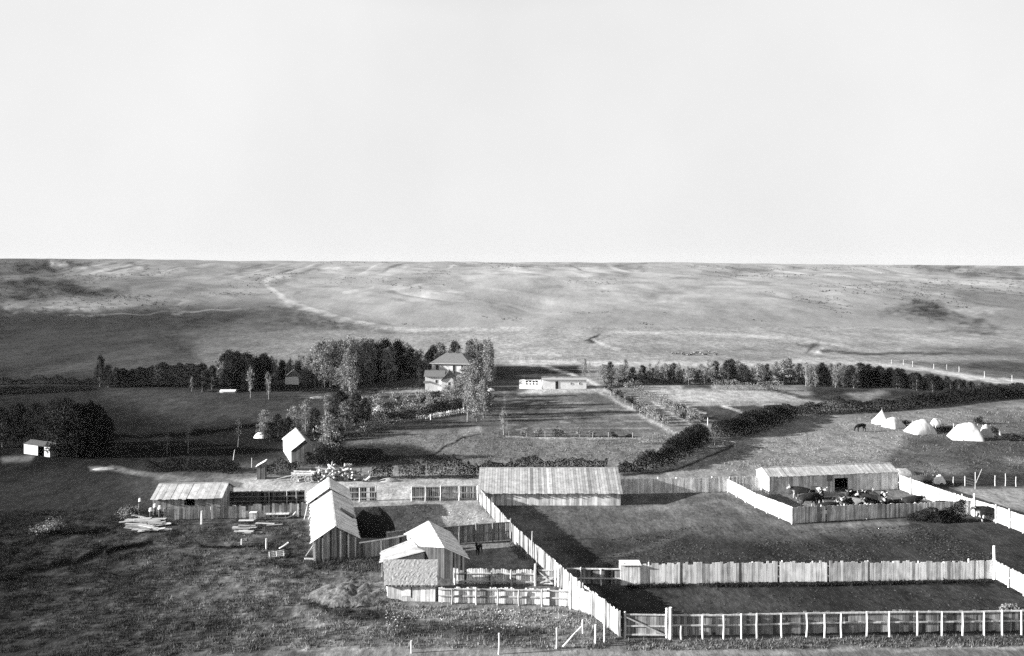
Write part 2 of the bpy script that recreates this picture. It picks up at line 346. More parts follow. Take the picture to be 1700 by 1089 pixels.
 ('l', [(480, 1080), (700, 1078), (1000, 1082), (1200, 1084), (1500, 1078), (1800, 1074)], 4, .62, 8),
 ('l', [(1035, 1066), (1200, 1064), (1450, 1060)], 3, .52, 4), ('p', [(990, 978), (1300, 974), (1700, 970), (1800, 1050), (1035, 1058)], .27, 5, 5),
 ('p', [(1150, 985), (1300, 980), (1330, 1015), (1150, 1012)], .34, 14, 10),
 ('l', [(700, 768), (740, 742), (770, 726), (800, 720)], 1.6, .2, 1.6), ('p', [(765, 712), (800, 706), (800, 722), (765, 724)], .6, 3, 3), ('l', [(1030, 788), (1100, 785), (1160, 766), (1215, 742)], 2.0, .3, 3),
 ('p', [(1660, 762), (1800, 756), (1800, 768), (1670, 770)], .5, 5, 5), ('p', [(1440, 745), (1560, 735), (1700, 700), (1700, 715), (1560, 750)], .45, 6, 8),
]
def ground_px(X, Y):
    Z = np.where(Y > 400, terrain(X, Y), 0.0)
    Yc = np.maximum(Y, 60.0)
    return 850 + F * X / Yc, HY + F * (HC - Z) / Yc
def cover(X, Y):
    """albedo of the ground cover at plan positions"""
    X = np.asarray(X, float); Y = np.asarray(Y, float); sh = X.shape; X = X.ravel(); Y = Y.ravel()
    px, py = ground_px(X, Y)
    ys = sorted(GR); tab = np.array([np.interp(np.clip(px, -300, 2100), GX, GR[y]) for y in ys])
    ysn = np.array(ys, float); pc = np.clip(py, ys[0], ys[-1] - 1e-3)
    k = np.clip(np.searchsorted(ysn, pc, side='right') - 1, 0, len(ys) - 2); t = (pc - ysn[k]) / (ysn[k + 1] - ysn[k])
    idx = np.arange(len(px)); g = tab[k, idx] * (1 - t) + tab[k + 1, idx] * t
    dens = np.clip((py - 435) / 200, .15, 2.2)          # wobble shrinks with distance
    for kind, pts, grey, soft, wob in PATCH:
        P = np.array(pts, float); m = soft * 3 + wob * 3 + 20
        sel = np.where((px > P[:, 0].min() - m) & (px < P[:, 0].max() + m) & (py > P[:, 1].min() - m) & (py < P[:, 1].max() + m))[0]
        if not len(sel): continue
        x, y = px[sel], py[sel]; seed = int(P[0, 0]) % 97
        sc = .05 / (wob + 1) * 6
        x2 = x + (fbm(x * sc * .5, y * sc * 1.5, seed, 3) - .5) * wob * 4.5; y2 = y + (fbm(x * sc * .5, y * sc * 1.5, seed + 7, 3) - .5) * wob * 2.0
        if kind == 'p':
            far = np.clip((600 - y) / 60, 0, 1); sf = soft * (1 + 1.1 * far)
            x3 = x2 + far * (fbm(x * .055, y * .16, seed + 3, 4) - .5) * 46; y3 = y2 + far * (fbm(x * .055, y * .16, seed + 5, 4) - .5) * 17
            a = sstep(-sf, sf, poly_sd(x3, y3, pts)); a = a * (1 - far * .55 * sstep(.35, .7, fbm(x * .09, y * .3, seed + 11, 4)))
        else:
            w = soft; a = 1 - sstep(w * .35, w * .95, line_d(x2, y2, pts))
        g[sel] = g[sel] * (1 - a) + grey * a
    o = sstep(.56, .68, fbm(px / 42, py / 9, 91, 4)) * sstep(432, 440, py) * (1 - sstep(452, 470, py)) * sstep(60, 200, px)
    g = g * (1 - .5 * o) + .8 * .5 * o
    d = sstep(.56, .66, fbm(px / 60, py / 7, 95, 4)) * sstep(434, 440, py) * (1 - sstep(446, 540, py))
    g = g * (1 - .12 * d)
    far = sstep(560, 520, py); g = g * (1 + .25 * (fbm(X / 11, Y / 40, 97, 5) - .5) * far)
    fore = sstep(800, 900, py) * sstep(700, 520, px); g = g * (1 + fore * (.35 * (fbm(X / 4, Y / 5, 98, 5) - .5) + 1.0 * (fbm(X / .8, Y / 1.0, 99, 4) - .5)))
    return A(g).reshape(sh)

# line entries carry their half-width where polygons carry the soft edge
PATCH = [(k, p, (q[1] if k == 'l' else q[0]), (q[0] * 1.3 if k == 'l' else q[1]), q[2]) if k == 'l' else (k, p, *q) for k, p, *q in PATCH]

# ------------------------------------------------------------------ terrain sheets
def submesh(name, V, Q, alb, mat):
    u, inv = np.unique(Q.ravel(), return_inverse=True)
    me = bpy.data.meshes.new(name); set_quads(me, V[u], inv.reshape(Q.shape))
    t = me.attributes.new('alb', 'FLOAT', 'POINT'); t.data.foreach_set('value', alb[u].astype(np.float32))
    me.materials.append(mat); me.shade_smooth(); return tag(link(name, me), kind='structure')
def grid_mesh(name, rows, cols, mat, regions=()):
    """rows: depths, cols: tangent of bearing; a fan-shaped sheet, divided where the kind of surface changes"""
    Yg, Tg = np.meshgrid(rows, cols, indexing='ij'); Xg = Tg * np.maximum(Yg, 90.0)
    Zg = terrain(Xg, Yg); nr, nc = Yg.shape
    V = np.stack([Xg, Yg, Zg], -1).reshape(-1, 3); i = np.arange(nr * nc).reshape(nr, nc)
    Q = np.stack([i[:-1, :-1], i[:-1, 1:], i[1:, 1:], i[1:, :-1]], -1).reshape(-1, 4)
    alb = cover(Xg, np.maximum(Yg, 62)).ravel()
    C = V[Q].mean(1); px, py = ground_px(C[:, 0], C[:, 1]); cls = np.zeros(len(Q), int)
    for k, (nm, kind, pts, w) in enumerate(regions):
        x2 = px + (fbm(px * .06, py * .12, k, 3) - .5) * 10; y2 = py + (fbm(px * .06, py * .12, k + 9, 3) - .5) * 5
        d = poly_sd(x2, y2, pts) if kind == 'p' else w - line_d(x2, y2, pts)
        cls[(d > 0) & (C[:, 1] > 66)] = k + 1
    for k, nm in enumerate([name] + [r[0] for r in regions]):
        if (cls == k).any(): submesh(nm, V, Q[cls == k], alb, mat)
def set_quads(me, V, Q):
    me.vertices.add(len(V)); me.vertices.foreach_set('co', np.asarray(V, np.float32).ravel())
    me.loops.add(Q.size); me.loops.foreach_set('vertex_index', np.asarray(Q, np.int32).ravel())
    me.polygons.add(len(Q)); me.polygons.foreach_set('loop_start', np.arange(0, Q.size, Q.shape[1], dtype=np.int32))
    me.polygons.foreach_set('loop_total', np.full(len(Q), Q.shape[1], np.int32))
    me.update(calc_edges=True)

pys = np.concatenate([np.arange(1105, 545, -2.0), np.array([543.0])])
near = np.concatenate([[-60, -30, -10, 0, 3, 10, 20, 30, 40, 50, 58, 63, 64.4], F * HC / (pys - HY)])
JOIN = float(near[-1])
cols = np.concatenate([np.linspace(-2.2, -.62, 24)[:-1], np.arange(-.62, .62, .0022), np.linspace(.62, 2.2, 24)])
REG = [
 ('valley_road', 'l', [(848, 601), (900, 602), (1000, 603), (1120, 604), (1250, 604), (1340, 598), (1420, 603), (1500, 607), (1540, 613), (1580, 620), (1630, 629), (1690, 634), (1800, 646)], 5),
 ('crop_field', 'p', [(838, 650), (1000, 650), (1105, 712), (1060, 722), (838, 722)], 0), ('ploughed_field', 'p', [(822, 608), (906, 607), (965, 630), (820, 632)], 0),
 ('garden_path', 'l', [(905, 608), (945, 621), (985, 636), (1012, 652), (1050, 680), (1100, 708), (1130, 722)], 3.2),
 ('stubble_field', 'p', [(1060, 640), (1160, 640), (1320, 648), (1400, 664), (1330, 668), (1100, 672), (1075, 655)], 0),
 ('garden_plot', 'p', [(1120, 674), (1300, 672), (1270, 690), (1200, 706), (1150, 700)], 0),
 ('corral_yard', 'p', [(797, 838), (1032, 838), (1032, 822), (1212, 818), (1316, 870), (1520, 858), (1800, 915), (1800, 1000), (1650, 966), (1030, 970), (935, 970), (893, 938), (850, 900)], 0),
 ('cattle_yard', 'p', [(1212, 818), (1280, 822), (1490, 812), (1615, 855), (1520, 858), (1316, 869)], 0),
 ('dirt_road', 'p', [(395, 799), (520, 800), (680, 796), (800, 798), (800, 822), (683, 830), (624, 832), (505, 832), (390, 812)], 0),
 ('barn_yard', 'p', [(605, 836), (690, 833), (798, 832), (846, 866), (735, 884), (600, 880)], 0),
 ('farm_track', 'l', [(480, 1082), (700, 1080), (1000, 1083), (1200, 1085), (1500, 1080), (1800, 1076)], 5),
]
grid_mesh('ground', near, cols, M['ground'], REG)
far = np.concatenate([[JOIN], np.geomspace(JOIN + 2, 1000, 270), np.geomspace(1020, 2600, 16)])
grid_mesh('hills', far, cols, M['hill'], [('hill_road', 'l', [(478, 458), (448, 462), (440, 470), (452, 484), (480, 500), (530, 518), (590, 533), (640, 544)], 3.5)])
# ------------------------------------------------------------------ boards, fences, buildings
R_ = random.Random(21)
def boards(mb, A, B, top, bw=.22, th=.03, side=1, tone=1.0, tv=.25, gap=.0, miss=0.0, hj=.05, bot=0.0, openings=(), lean=.006, clump=0):
    """upright boards from A to B; top: height or function of 0..1; side: which way they stand proud of the line"""
    A, B = Vector(A[:2]), Vector(B[:2]); L = (B - A).length; d = (B - A) / L; n = Vector((-d.y, d.x)) * side
    tf = top if callable(top) else (lambda t: top)
    x = 0.0; run, dim = R_.uniform(.5, 1.6), False
    while x < L - .02:
        w = min(bw * R_.uniform(.75, 1.25), L - x); x0, x1 = x, x + w - gap * R_.uniform(.5, 1.5); x += w
        if miss and R_.random() < miss: continue
        j = R_.uniform(-hj, hj); tn = tone * max(.15, R_.gauss(1, tv)); sk = R_.uniform(-lean, lean); o = R_.uniform(0, .008)
        if clump:
            run -= w
            if run < 0: dim = not dim; run = R_.uniform(.5, 1.1) if dim else R_.uniform(.9, 1.9)
            if dim: tn *= clump; j -= .12
        h0, h1 = tf(x0 / L) + j, tf(x1 / L) + j; b0 = bot + (R_.uniform(0, hj * .6) if hj > .02 else 0)
        segs = [(b0, None)]
        for (t0, t1, zl, zh) in openings:
            if x1 / L > t0 and x0 / L < t1:
                segs = ([(b0, zl)] if zl > .05 else []) + [(zh, None)]
        for za, zb in segs:
            a, b = (h0, h1) if zb is None else (zb, zb)
            if min(a, b) - za < .02: continue
            def q(s, off, z): p = A + d * (s + sk * z) + n * off; return (p.x, p.y, z)
            mb.hexa([q(x0, o, za), q(x1, o, za), q(x1, o + th, za), q(x0, o + th, za), q(x0, o, a), q(x1, o, b), q(x1, o + th, b), q(x0, o + th, a)], tn)
def fence(name, label, pts, h, mat='wood', bw=.2, tone=1.0, tv=.25, gap=.012, miss=.003, hj=.07, clump=0, board_side=1, post_side=1, posts=None, post_step=2.6, post_h=None, post_tone=1.3,
          rails=(.5,), rail_side=None, rail_tone=1.1, bot=.04, extra_posts=(), label_kind='fence', group=None, skip=()):
    """board fence along photo base points; board_side +1 = left of the travel direction"""
    P = [W(*p) if not isinstance(p, Vector) else p for p in pts]; hs = h if isinstance(h, (list, tuple)) else [h] * len(P)
    root = thing(name, label, label_kind, v3(P[0]), group); Q, H = [P[0]], [hs[0]]
    for i, (a, b) in enumerate(zip(P, P[1:])):      # old fences wander and sag a little
        d = (b - a).normalized(); k = max(1, int((b - a).length / 4.5))
        for j in range(1, k + 1):
            w = (R_.uniform(-.13, .13), R_.uniform(-.1, .1)) if j < k else (0, 0); t = j / k
            Q.append(a.lerp(b, t) + Vector((-d.y, d.x)) * w[0]); H.append(hs[i] + (hs[i + 1] - hs[i]) * t + w[1])
    P, hs = Q, H
    for i, (a, b) in enumerate(zip(P, P[1:])):
        d = (b - a).normalized(); n = Vector((-d.y, d.x))
        if i not in skip:
            mb = MB(); boards(mb, a, b, (lambda t, h0=hs[i], h1=hs[i + 1]: h0 + (h1 - h0) * t), bw, .028, board_side, tone, tv, gap, miss, hj, bot, clump=clump); mb.build('board_panel', M[mat], root)
        rs = rail_side if rail_side is not None else post_side
        for r in rails:
            mb = MB(); off = n * rs * (.05 if rs == -board_side else .09)
            mb.beam(v3(a + off, hs[i] * r), v3(b + off, hs[i + 1] * r), .07, .12, rail_tone); mb.build('rail', M[mat], root)
        if posts is None:
            k = max(1, round((b - a).length / post_step)); ts = [j / k for j in range(k + 1)] if i == len(P) - 2 else [j / k for j in range(k)]
            for t in ts: post(root, a.lerp(b, t) + n * post_side * .13, (post_h or hs[i] * 1.02) * R_.uniform(.96, 1.05), .075, mat, post_tone)
    if posts:
        for px, py, hh in posts:
            p = W(px, py); post(root, p, hh, .085, mat, post_tone)
    for px, py, hh, r in extra_posts: post(root, W(px, py), hh, r, mat, post_tone * 1.15)
    return root
def post(root, p, h, r=.08, mat='wood', tone=1.3, name='post'):
    mb = MB(); w = R_.uniform(-.07, .07); h *= R_.uniform(.95, 1.05); mb.tube([(p.x, p.y, -.1), (p.x + w, p.y, h * .5), (p.x + w * .3, p.y + R_.uniform(-.02, .02), h)], [r, r * .95, r * .85], 7, tone * R_.uniform(.85, 1.15))
    return mb.build(name, M[mat], root)
def planks(mb, E0, E1, R0, R1, w=.25, th=.035, tone=1.0, tv=.08, ej=.11):
    """roof planks running from the eave E0-E1 up to the ridge R0-R1"""
    E0, E1, R0, R1 = map(Vector, (E0, E1, R0, R1)); n = max(1, int((E1 - E0).length / w))
    up = ((E1 - E0).cross(R0 - E0)).normalized(); up = up if up.z > 0 else -up
    for i in range(n):
        a, b = i / n, (i + 1) / n - .0015; j = R_.uniform(-ej, ej)
        e0, e1 = E0.lerp(E1, a), E0.lerp(E1, b); r0, r1 = R0.lerp(R1, a), R0.lerp(R1, b); s = (r0 - e0).normalized()
        e0 = e0 - s * j; e1 = e1 - s * j; lift = up * R_.uniform(0, .03); tp = up * th + lift
        mb.hexa([e0 + lift, e1 + lift, r1 + lift, r0 + lift, e0 + tp, e1 + tp, r1 + tp, r0 + tp], tone * max(.3, R_.gauss(1, tv)))
def quad_slab(mb, pts, th=.05, tone=1.0):
    P = [Vector(p) for p in pts]; n = (P[1] - P[0]).cross(P[3] - P[0]).normalized(); n = n if n.z > 0 else -n
    mb.hexa([p for p in P] + [p + n * th for p in P], tone)
def gable(name, label, cat, P0, P1, V, eave, ridge, along='u', over=.3, wall='wood', roof='roof', bw=.22, wtone=1.0, wtv=.25, rtone=(1, 1), plank=.25, openings=None, rtv=.1, root=None, parts=True, inner=True, side_tone=1.0):
    """gabled building: front base edge P0-P1, depth vector V; ridge along the front ('u') or into the depth ('v')"""
    P0, P1, V = Vector(P0), Vector(P1), Vector(V); U = P1 - P0; op = openings or {}
    if root is None: root = thing(name, label, cat, v3(P0))
    cs = [P0, P1, P1 + V, P0 + V]
    gh = lambda t: eave + (ridge - eave) * (1 - abs(2 * t - 1)); fl = lambda t: eave
    fn = (fl, gh, fl, gh) if along == 'u' else (gh, fl, gh, fl)
    s = -1 if U.cross(V) > 0 else 1
    for k, nm in enumerate(('front_wall', 'side_wall', 'back_wall', 'side_wall')):
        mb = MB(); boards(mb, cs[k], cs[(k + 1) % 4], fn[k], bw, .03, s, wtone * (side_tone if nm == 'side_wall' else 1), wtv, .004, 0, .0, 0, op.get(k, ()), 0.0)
        if inner:  # unseen dark lining added to stop light leaking between boards
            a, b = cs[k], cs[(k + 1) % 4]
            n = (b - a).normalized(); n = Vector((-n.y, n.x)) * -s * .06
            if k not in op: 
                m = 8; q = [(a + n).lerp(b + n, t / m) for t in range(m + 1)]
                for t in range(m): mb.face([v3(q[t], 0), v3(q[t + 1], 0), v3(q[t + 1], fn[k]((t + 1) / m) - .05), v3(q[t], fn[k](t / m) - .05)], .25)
        mb.build(nm, M[wall], root)
    u, v = U.normalized(), V.normalized(); z = lambda p, h: v3(p, h)
    mb = MB()
    if along == 'u':
        a0, a1 = P0 - u * over, P1 + u * over; m0, m1 = a0 + V / 2, a1 + V / 2; dz = (ridge - eave) / (V.length / 2) * over
        planks(mb, z(a0 - v * over, eave - dz + .03), z(a1 - v * over, eave - dz + .03), z(m0, ridge + .03), z(m1, ridge + .03), plank, tone=rtone[0], tv=rtv)
        planks(mb, z(a0 + V + v * over, eave - dz + .03), z(a1 + V + v * over, eave - dz + .03), z(m0, ridge + .03), z(m1, ridge + .03), plank, tone=rtone[1], tv=rtv)
        mb.beam(z(m0, ridge + .09), z(m1, ridge + .09), .2, .05, rtone[0])
    else:
        a0, a1 = P0 - v * over, P0 + V + v * over; m0, m1 = a0 + U / 2, a1 + U / 2; dz = (ridge - eave) / (U.length / 2) * over
        planks(mb, z(a0 - u * over, eave - dz + .03), z(a1 - u * over, eave - dz + .03), z(m0, ridge + .03), z(m1, ridge + .03), plank, tone=rtone[0], tv=rtv)
        planks(mb, z(a0 + U + u * over, eave - dz + .03), z(a1 + U + u * over, eave - dz + .03), z(m0, ridge + .03), z(m1, ridge + .03), plank, tone=rtone[1], tv=rtv)
        mb.beam(z(m0, ridge + .09), z(m1, ridge + .09), .2, .05, rtone[0])
    mb.build('roof', M[roof], root)
    return root
def panel(root, name, a, b, z0, z1, mat, out=.04, th=.03, tone=1.0):
    """a flat panel standing just proud of a wall between plan points a and b, on the side towards -Y"""
    a, b = Vector(a), Vector(b); d = (b - a).normalized(); n = Vector((d.y, -d.x)); n = n if n.y < 0 else -n
    p = lambda q, o, zz: v3(q + n * o, zz); mb = MB()
    mb.hexa([p(a, out, z0), p(b, out, z0), p(b, out + th, z0), p(a, out + th, z0), p(a, out, z1), p(b, out, z1), p(b, out + th, z1), p(a, out + th, z1)], tone)
    return mb.build(name, M[mat], root)

# ---- the long pale fence between the sheds and the corral
fence('board_fence', 'long pale board fence running from the big barn corner down to the gate', [(795, 834), (823, 866), (850, 900), (893, 940), (948, 992), (1030, 1060)], [1.75, 1.75, 1.95, 1.95, 2.05, 2.1],
      mat='pale_wood', bw=.24, tone=.38, tv=.42, gap=.014, miss=.008, hj=.1, board_side=1, post_side=-1, post_step=2.4, post_tone=.36, rails=(.3, .8), rail_side=1, extra_posts=[(848, 900, 2.5, .1), (884, 932, 3.0, .08)])
fence('board_fence', 'short bright board wing closing the gap beside the picket pen', [(946, 1010), (984, 1023)], [2.2, 1.9], mat='pale_wood', bw=.3, tone=.55, tv=.25, gap=.03, posts=[(947, 1011, 2.3)], rails=(.5,), rail_side=1, board_side=-1)
# ---- corral front: dark boards behind pale posts and rails
fx = [1131, 1167, 1201, 1231, 1257, 1298, 1339, 1369, 1397, 1439, 1477, 1523, 1564, 1598, 1634, 1664, 1696, 1732, 1770, 1806]
by = lambda x: 1060 - (x - 1113) * .0136
fence('corral_fence', 'dark board fence with pale posts and rails along the farm track', [(1113, 1060), (1300, 1057.5), (1500, 1054.5), (1700, 1052), (1810, 1050.5)], 1.92, mat='wood', bw=.26, tone=.55, tv=.35, gap=.03, miss=.09, hj=.16,
      board_side=1, post_side=-1, posts=[(x, by(x) + 2, 1.95 if x != 1131 else 1.15) for x in fx], post_tone=1.35, rails=(.98, .56), rail_tone=1.3, bot=.2, extra_posts=[(1113, 1061.5, 2.6, .14)])
def gate(name, label, a, b, h, mat='wood', tone=.55, posts=((0, 2.2), (1, 2.4)), ptone=1.2, diag=1):
    a, b = W(*a), W(*b); root = thing(name, label, 'gate', v3(a)); d = (b - a); n = Vector((-d.y, d.x)).normalized()
    mb = MB(); boards(mb, a, b, h * .98, .3, .025, 1, tone, .3, .03, .06, .05, .12); mb.build('board_panel', M[mat], root)
    for z in (.15, .5, .97):
        mb = MB(); mb.beam(v3(a - n * .04, h * z), v3(b - n * .04, h * z), .05, .11, ptone); mb.build('rail', M[mat], root)
    for lo, hi in ((.9, .12),) + (((.15, .5),) if diag > 1 else ()):
        mb = MB(); mb.beam(v3(a - n * .1, h * lo), v3(b - n * .1, h * hi), .04, .11, ptone * .8); mb.build('brace', M[mat], root)
    for t, ph in posts: post(root, a.lerp(b, t) - n * .05, ph, .1, mat, ptone * 1.2)
    return root
gate('gate', 'dark wooden gate with a diagonal brace at the foot of the long fence', (1037, 1059), (1107, 1060), 1.95)
# ---- middle fence
fence('board_fence', 'tall pale close-boarded fence crossing the corral', [(1036, 971), (1200, 969), (1400, 966.5), (1650, 962)], [1.9, 1.92, 1.9, 1.78], mat='pale_wood', bw=.27, tone=1.05, tv=.3, gap=.015, miss=.008, hj=.14, board_side=-1, post_side=1, rails=(.3, .8), rail_side=1)
fence('board_fence', 'low dark fence with a thin top rail between long fence and feed box', [(940, 970), (1034, 971)], 1.5, mat='wood', bw=.22, tone=.5, tv=.35, gap=.02, miss=.03, board_side=1, post_side=-1, posts=[(964, 971, 1.6), (998, 971.5, 1.55)], rails=(.99, .4), rail_tone=1.6, post_tone=1.5)
r = thing('feed_box', 'small pale feed box with a sloping lid at the end of the corral fence', 'feed box', v3(W(1033, 971)))
a, b = W(1031, 971.5), W(1063, 971.5); mb = MB(); boards(mb, a, b, 1.8, .2, .03, -1, 1.05, .1, .003, 0, .0, 0); boards(mb, b, b + Vector((-.05, .75)), 1.9, .2, .03, -1, 1, .1, .003, 0, 0, 0); boards(mb, a, a + Vector((-.05, .75)), 1.9, .2, .03, 1, 1, .1, .003, 0, 0, 0); mb.build('box', M['pale_wood'], r)
mb = MB(); quad_slab(mb, [v3(a + Vector((-.08, -.12)), 1.84), v3(b + Vector((.1, -.12)), 1.84), v3(b + Vector((0, .85)), 2.02), v3(a + Vector((-.1, .85)), 2.02)], .05, .9); mb.build('lid', M['pale_wood'], r)
fence('board_fence', 'pale board fence with one tall corner post at the corral east end', [(1652, 962), (1702, 989), (1780, 1030)], 1.8, mat='pale_wood', bw=.24, tone=.42, tv=.2, gap=.02, board_side=1, post_side=-1, rails=(.5,), rail_side=-1, extra_posts=[(1650, 962, 3.1, .13)])
# ---- back fence and the cattle pen
fence('board_fence', 'grey board fence between the big barn and the cattle pen', [(1032, 821), (1212, 816.5), (1262, 815)], [2.0, 1.95, 1.9], mat='pale_wood', bw=.22, tone=.95, tv=.25, gap=.012, board_side=-1, post_side=1, rails=(.5,), rail_side=1)
fence('board_fence', 'bright curving board fence on the near side of the cattle pen', [(1210, 817), (1255, 843), (1316, 870)], [1.65, 1.75, 1.95], mat='pale_wood', bw=.22, tone=.6, tv=.14, gap=.006, miss=0, hj=.03, board_side=1, post_side=-1, rails=(.5,), rail_side=-1)
fence('board_fence', 'grey low board fence in front of the standing cattle', [(1316, 870), (1356, 867)], 1.9, mat='pale_wood', bw=.22, tone=.9, tv=.25, gap=.012, hj=.05, board_side=-1, post_side=1, rails=(.5,), rail_side=1)
fence('pen_gate', 'narrow dark board gate in the grey pen fence', [(1356, 867), (1364, 866.4)], 1.85, mat='wood', bw=.15, tone=.4, tv=.4, gap=.02, board_side=-1, post_side=1, rails=(.3, .8), rail_side=1, label_kind='gate')
fence('board_fence', 'grey board fence running from the pen gate towards the dark heaps', [(1364, 866.4), (1440, 862), (1520, 858), (1613, 855)], [1.85, 1.75, 1.6, 1.75], mat='pale_wood', bw=.22, tone=.9, tv=.28, gap=.012, hj=.06, board_side=-1, post_side=1, rails=(.5,), rail_side=1)
fence('board_fence', 'bright board fence running from the pen barn out past the lone cow', [(1491, 812), (1560, 837), (1616, 856), (1655, 868), (1700, 885), (1790, 920)], [1.95, 1.9, 1.9, 1.95, 1.9, 1.9], mat='pale_wood', bw=.22, tone=.6, tv=.14, gap=.006, miss=0, hj=.03, board_side=1, post_side=-1, rails=(.5,), rail_side=-1, extra_posts=[(1617, 857, 2.7, .1), (1597, 852, 2.2, .07)])
# ---- pens by the sheds
fence('picket_fence', 'pale picket fence with two rails along the lowest pen', [(728, 1001), (765, 1002), (827, 1003), (900, 1005), (946, 1008)], [1.35, 1.38, 1.4, 1.45, 1.5], mat='pale_wood', bw=.17, tone=1.25, tv=.25, gap=.03, miss=.008, hj=.09, clump=.42, board_side=1, post_side=-1,
      posts=[(750, 1003, 1.4), (791, 1004, 1.45), (826, 1004.5, 1.5), (862, 1005.5, 1.45), (900, 1007, 1.6), (946, 1009.5, 1.7)], rails=(.92, .5), rail_tone=.6, post_tone=.5)
fence('picket_fence', 'upper picket fence with a broad rail, dark in the gaps', [(752, 969), (815, 970), (889, 971)], 1.42, mat='pale_wood', bw=.17, tone=1.15, tv=.3, gap=.04, miss=.01, hj=.07, clump=.42, board_side=1, post_side=-1, posts=[(755, 970.5, 1.45), (816, 971.5, 1.35), (849, 972, 1.45)], rails=(.72, .2), rail_tone=.75, extra_posts=[(889, 972.5, 1.95, .13)], post_tone=.7)
gate('pen_gate', 'grey pen gate with crossed braces between two stout posts', (894, 972), (919, 973), 1.5, tone=.9, posts=((1.12, 1.9),), diag=2)
fence('board_fence', 'short stretch of grey boards between pen gate and long fence', [(926, 973), (938, 975)], 1.65, mat='pale_wood', bw=.2, tone=.8, tv=.3, gap=.03, posts=[(927, 974, 1.8)], rails=(.5,), board_side=1, post_side=-1)
fence('board_fence', 'dark weathered board fence behind the small stable', [(735, 905), (790, 901), (847, 897)], [1.9, 1.95, 2.0], mat='wood', bw=.24, tone=.62, tv=.35, gap=.02, miss=.03, hj=.1, board_side=1, post_side=-1, posts=[(763, 904, 2.0), (790, 902, 2.05), (818, 900, 2.0)], post_tone=.45, rails=(.99, .5), rail_tone=.5)
fence('board_fence', 'dark fence with a pale top rail joining old barn and stable', [(596, 929), (640, 922), (690, 913)], 1.7, mat='wood', bw=.23, tone=.6, tv=.35, gap=.02, board_side=1, post_side=-1, posts=[(632, 925, 1.7)], rails=(1.0,), rail_tone=1.9, post_tone=1.7)
fence('board_fence', 'small light panel fence behind the dark railed fence', [(641, 899), (674, 894)], 1.0, mat='wood', bw=.2, tone=.85, tv=.25, gap=.02, posts=[(642, 900, 1.15), (673, 895, 1.1)], rails=(.95, .4), rail_tone=1.4, board_side=1, post_side=-1)
fence('board_fence', 'dark fence of boards and poles behind the long low shed', [(372, 838), (440, 837), (506, 836)], 1.6, mat='dark_wood', bw=.25, tone=.3, tv=.5, gap=.006, miss=.0, board_side=1, post_side=-1, posts=[(446, 838.5, 1.6), (476, 838, 1.7), (492, 838, 1.65)], rails=(.97, .6, .25), rail_tone=.9, post_tone=1.6)  # boards darkened to paint the shadow area beside the shed
fence('rail_fence', 'dark rail fence between old barn and the open gateway', [(580, 832), (625, 831)], 1.75, mat='dark_wood', bw=.3, tone=.6, tv=.4, gap=.04, miss=.15, board_side=1, post_side=-1, posts=[(597, 833, 1.8), (624, 832, 1.9)], rails=(.99, .62, .2), rail_tone=2.4, post_tone=2.6)
fence('rail_fence', 'grey panel fence with pale posts between gateway and big barn', [(683, 831), (732, 830.5)], 1.75, mat='dark_wood', bw=.25, tone=.7, tv=.4, gap=.02, miss=.02, board_side=1, post_side=-1, posts=[(683, 832, 1.85), (706, 832, 1.85), (731, 831.5, 1.9)], rails=(.99, .25), rail_tone=2.4, post_tone=2.8)
fence('rail_fence', 'grey board fence ending against the big barn corner', [(732, 830.5), (794, 829)], 1.75, mat='wood', bw=.25, tone=.7, tv=.35, gap=.02, miss=.03, board_side=1, post_side=-1, posts=[(762, 831, 1.8), (793, 830, 1.8)], rails=(.99, .5, .1), rail_tone=.8, post_tone=1.4)
fence('board_fence', 'weathered upright board fence in front of the long low shed', [(272, 864), (350, 862), (430, 860), (508, 858)], [1.35, 1.5, 1.55, 1.6], mat='wood', bw=.26, tone=.7, tv=.35, gap=.02, miss=.03, hj=.14, board_side=-1, post_side=1, rails=(.5,), rail_side=1)

# ---- big barn: ridge parallel to the picture, low eave
P0, P1 = W(797, 839), W(1030, 839)
big = gable('big_barn', 'big low barn with a broad pale plank roof beside the corral', 'barn', P0, P1, (0.1, 11.0), 1.55, 3.32, 'u', .3, 'pale_wood', 'roof', .3, .9, .25, (.47, .5), .34, rtv=.2)
# ---- old barn: gable end to the camera, two roof lengths
P0, P1 = W(521, 934), W(592, 926); V = Vector((-3.23, 14.0))
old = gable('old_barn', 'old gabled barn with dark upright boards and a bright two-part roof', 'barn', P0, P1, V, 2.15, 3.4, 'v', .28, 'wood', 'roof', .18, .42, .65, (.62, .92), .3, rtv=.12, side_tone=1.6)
mb = MB(); d = (P1 - P0).normalized(); nn = Vector((d.y, -d.x))
for t, hh in ((.03, 2.1), (.2, 2.4), (.62, 2.9), (.8, 2.5), (.97, 2.1)):
    p = P0.lerp(P1, t) + nn * .06; mb.box((p.x, p.y, hh / 2), .14, .04, hh, math.atan2(d.y, d.x), 1.7)
mb.build('batten', M['wood'], old)
mb = MB(); v = V.normalized(); e = P1 + d * .28                  # a dark worn patch on the shaded slope
q = lambda s, k: v3(P0.lerp(P1, .5) + V * s + d * (2.4 * k), 3.55 - 1.32 * k)
mb.hexa([q(.5, .35), q(.56, .35), q(.5, .95), q(.42, .95)] + [x + Vector((.03, 0, .05)) for x in (q(.5, .35), q(.56, .35), q(.5, .95), q(.42, .95))], .35); mb.build('roof_patch', M['wood'], old)
Q0 = P0 + V * 1.0 - d * .25; Q1 = P1 + V * 1.0 - d * .1
gable('barn_annex', 'rear length of the old barn under a slightly higher bright roof', 'barn annex', Q0 + v * .35, Q1 + v * .35, v * 4.6, 2.3, 3.72, 'v', .34, 'wood', 'roof', .26, .7, .35, (.62, .92), .3, rtv=.12)
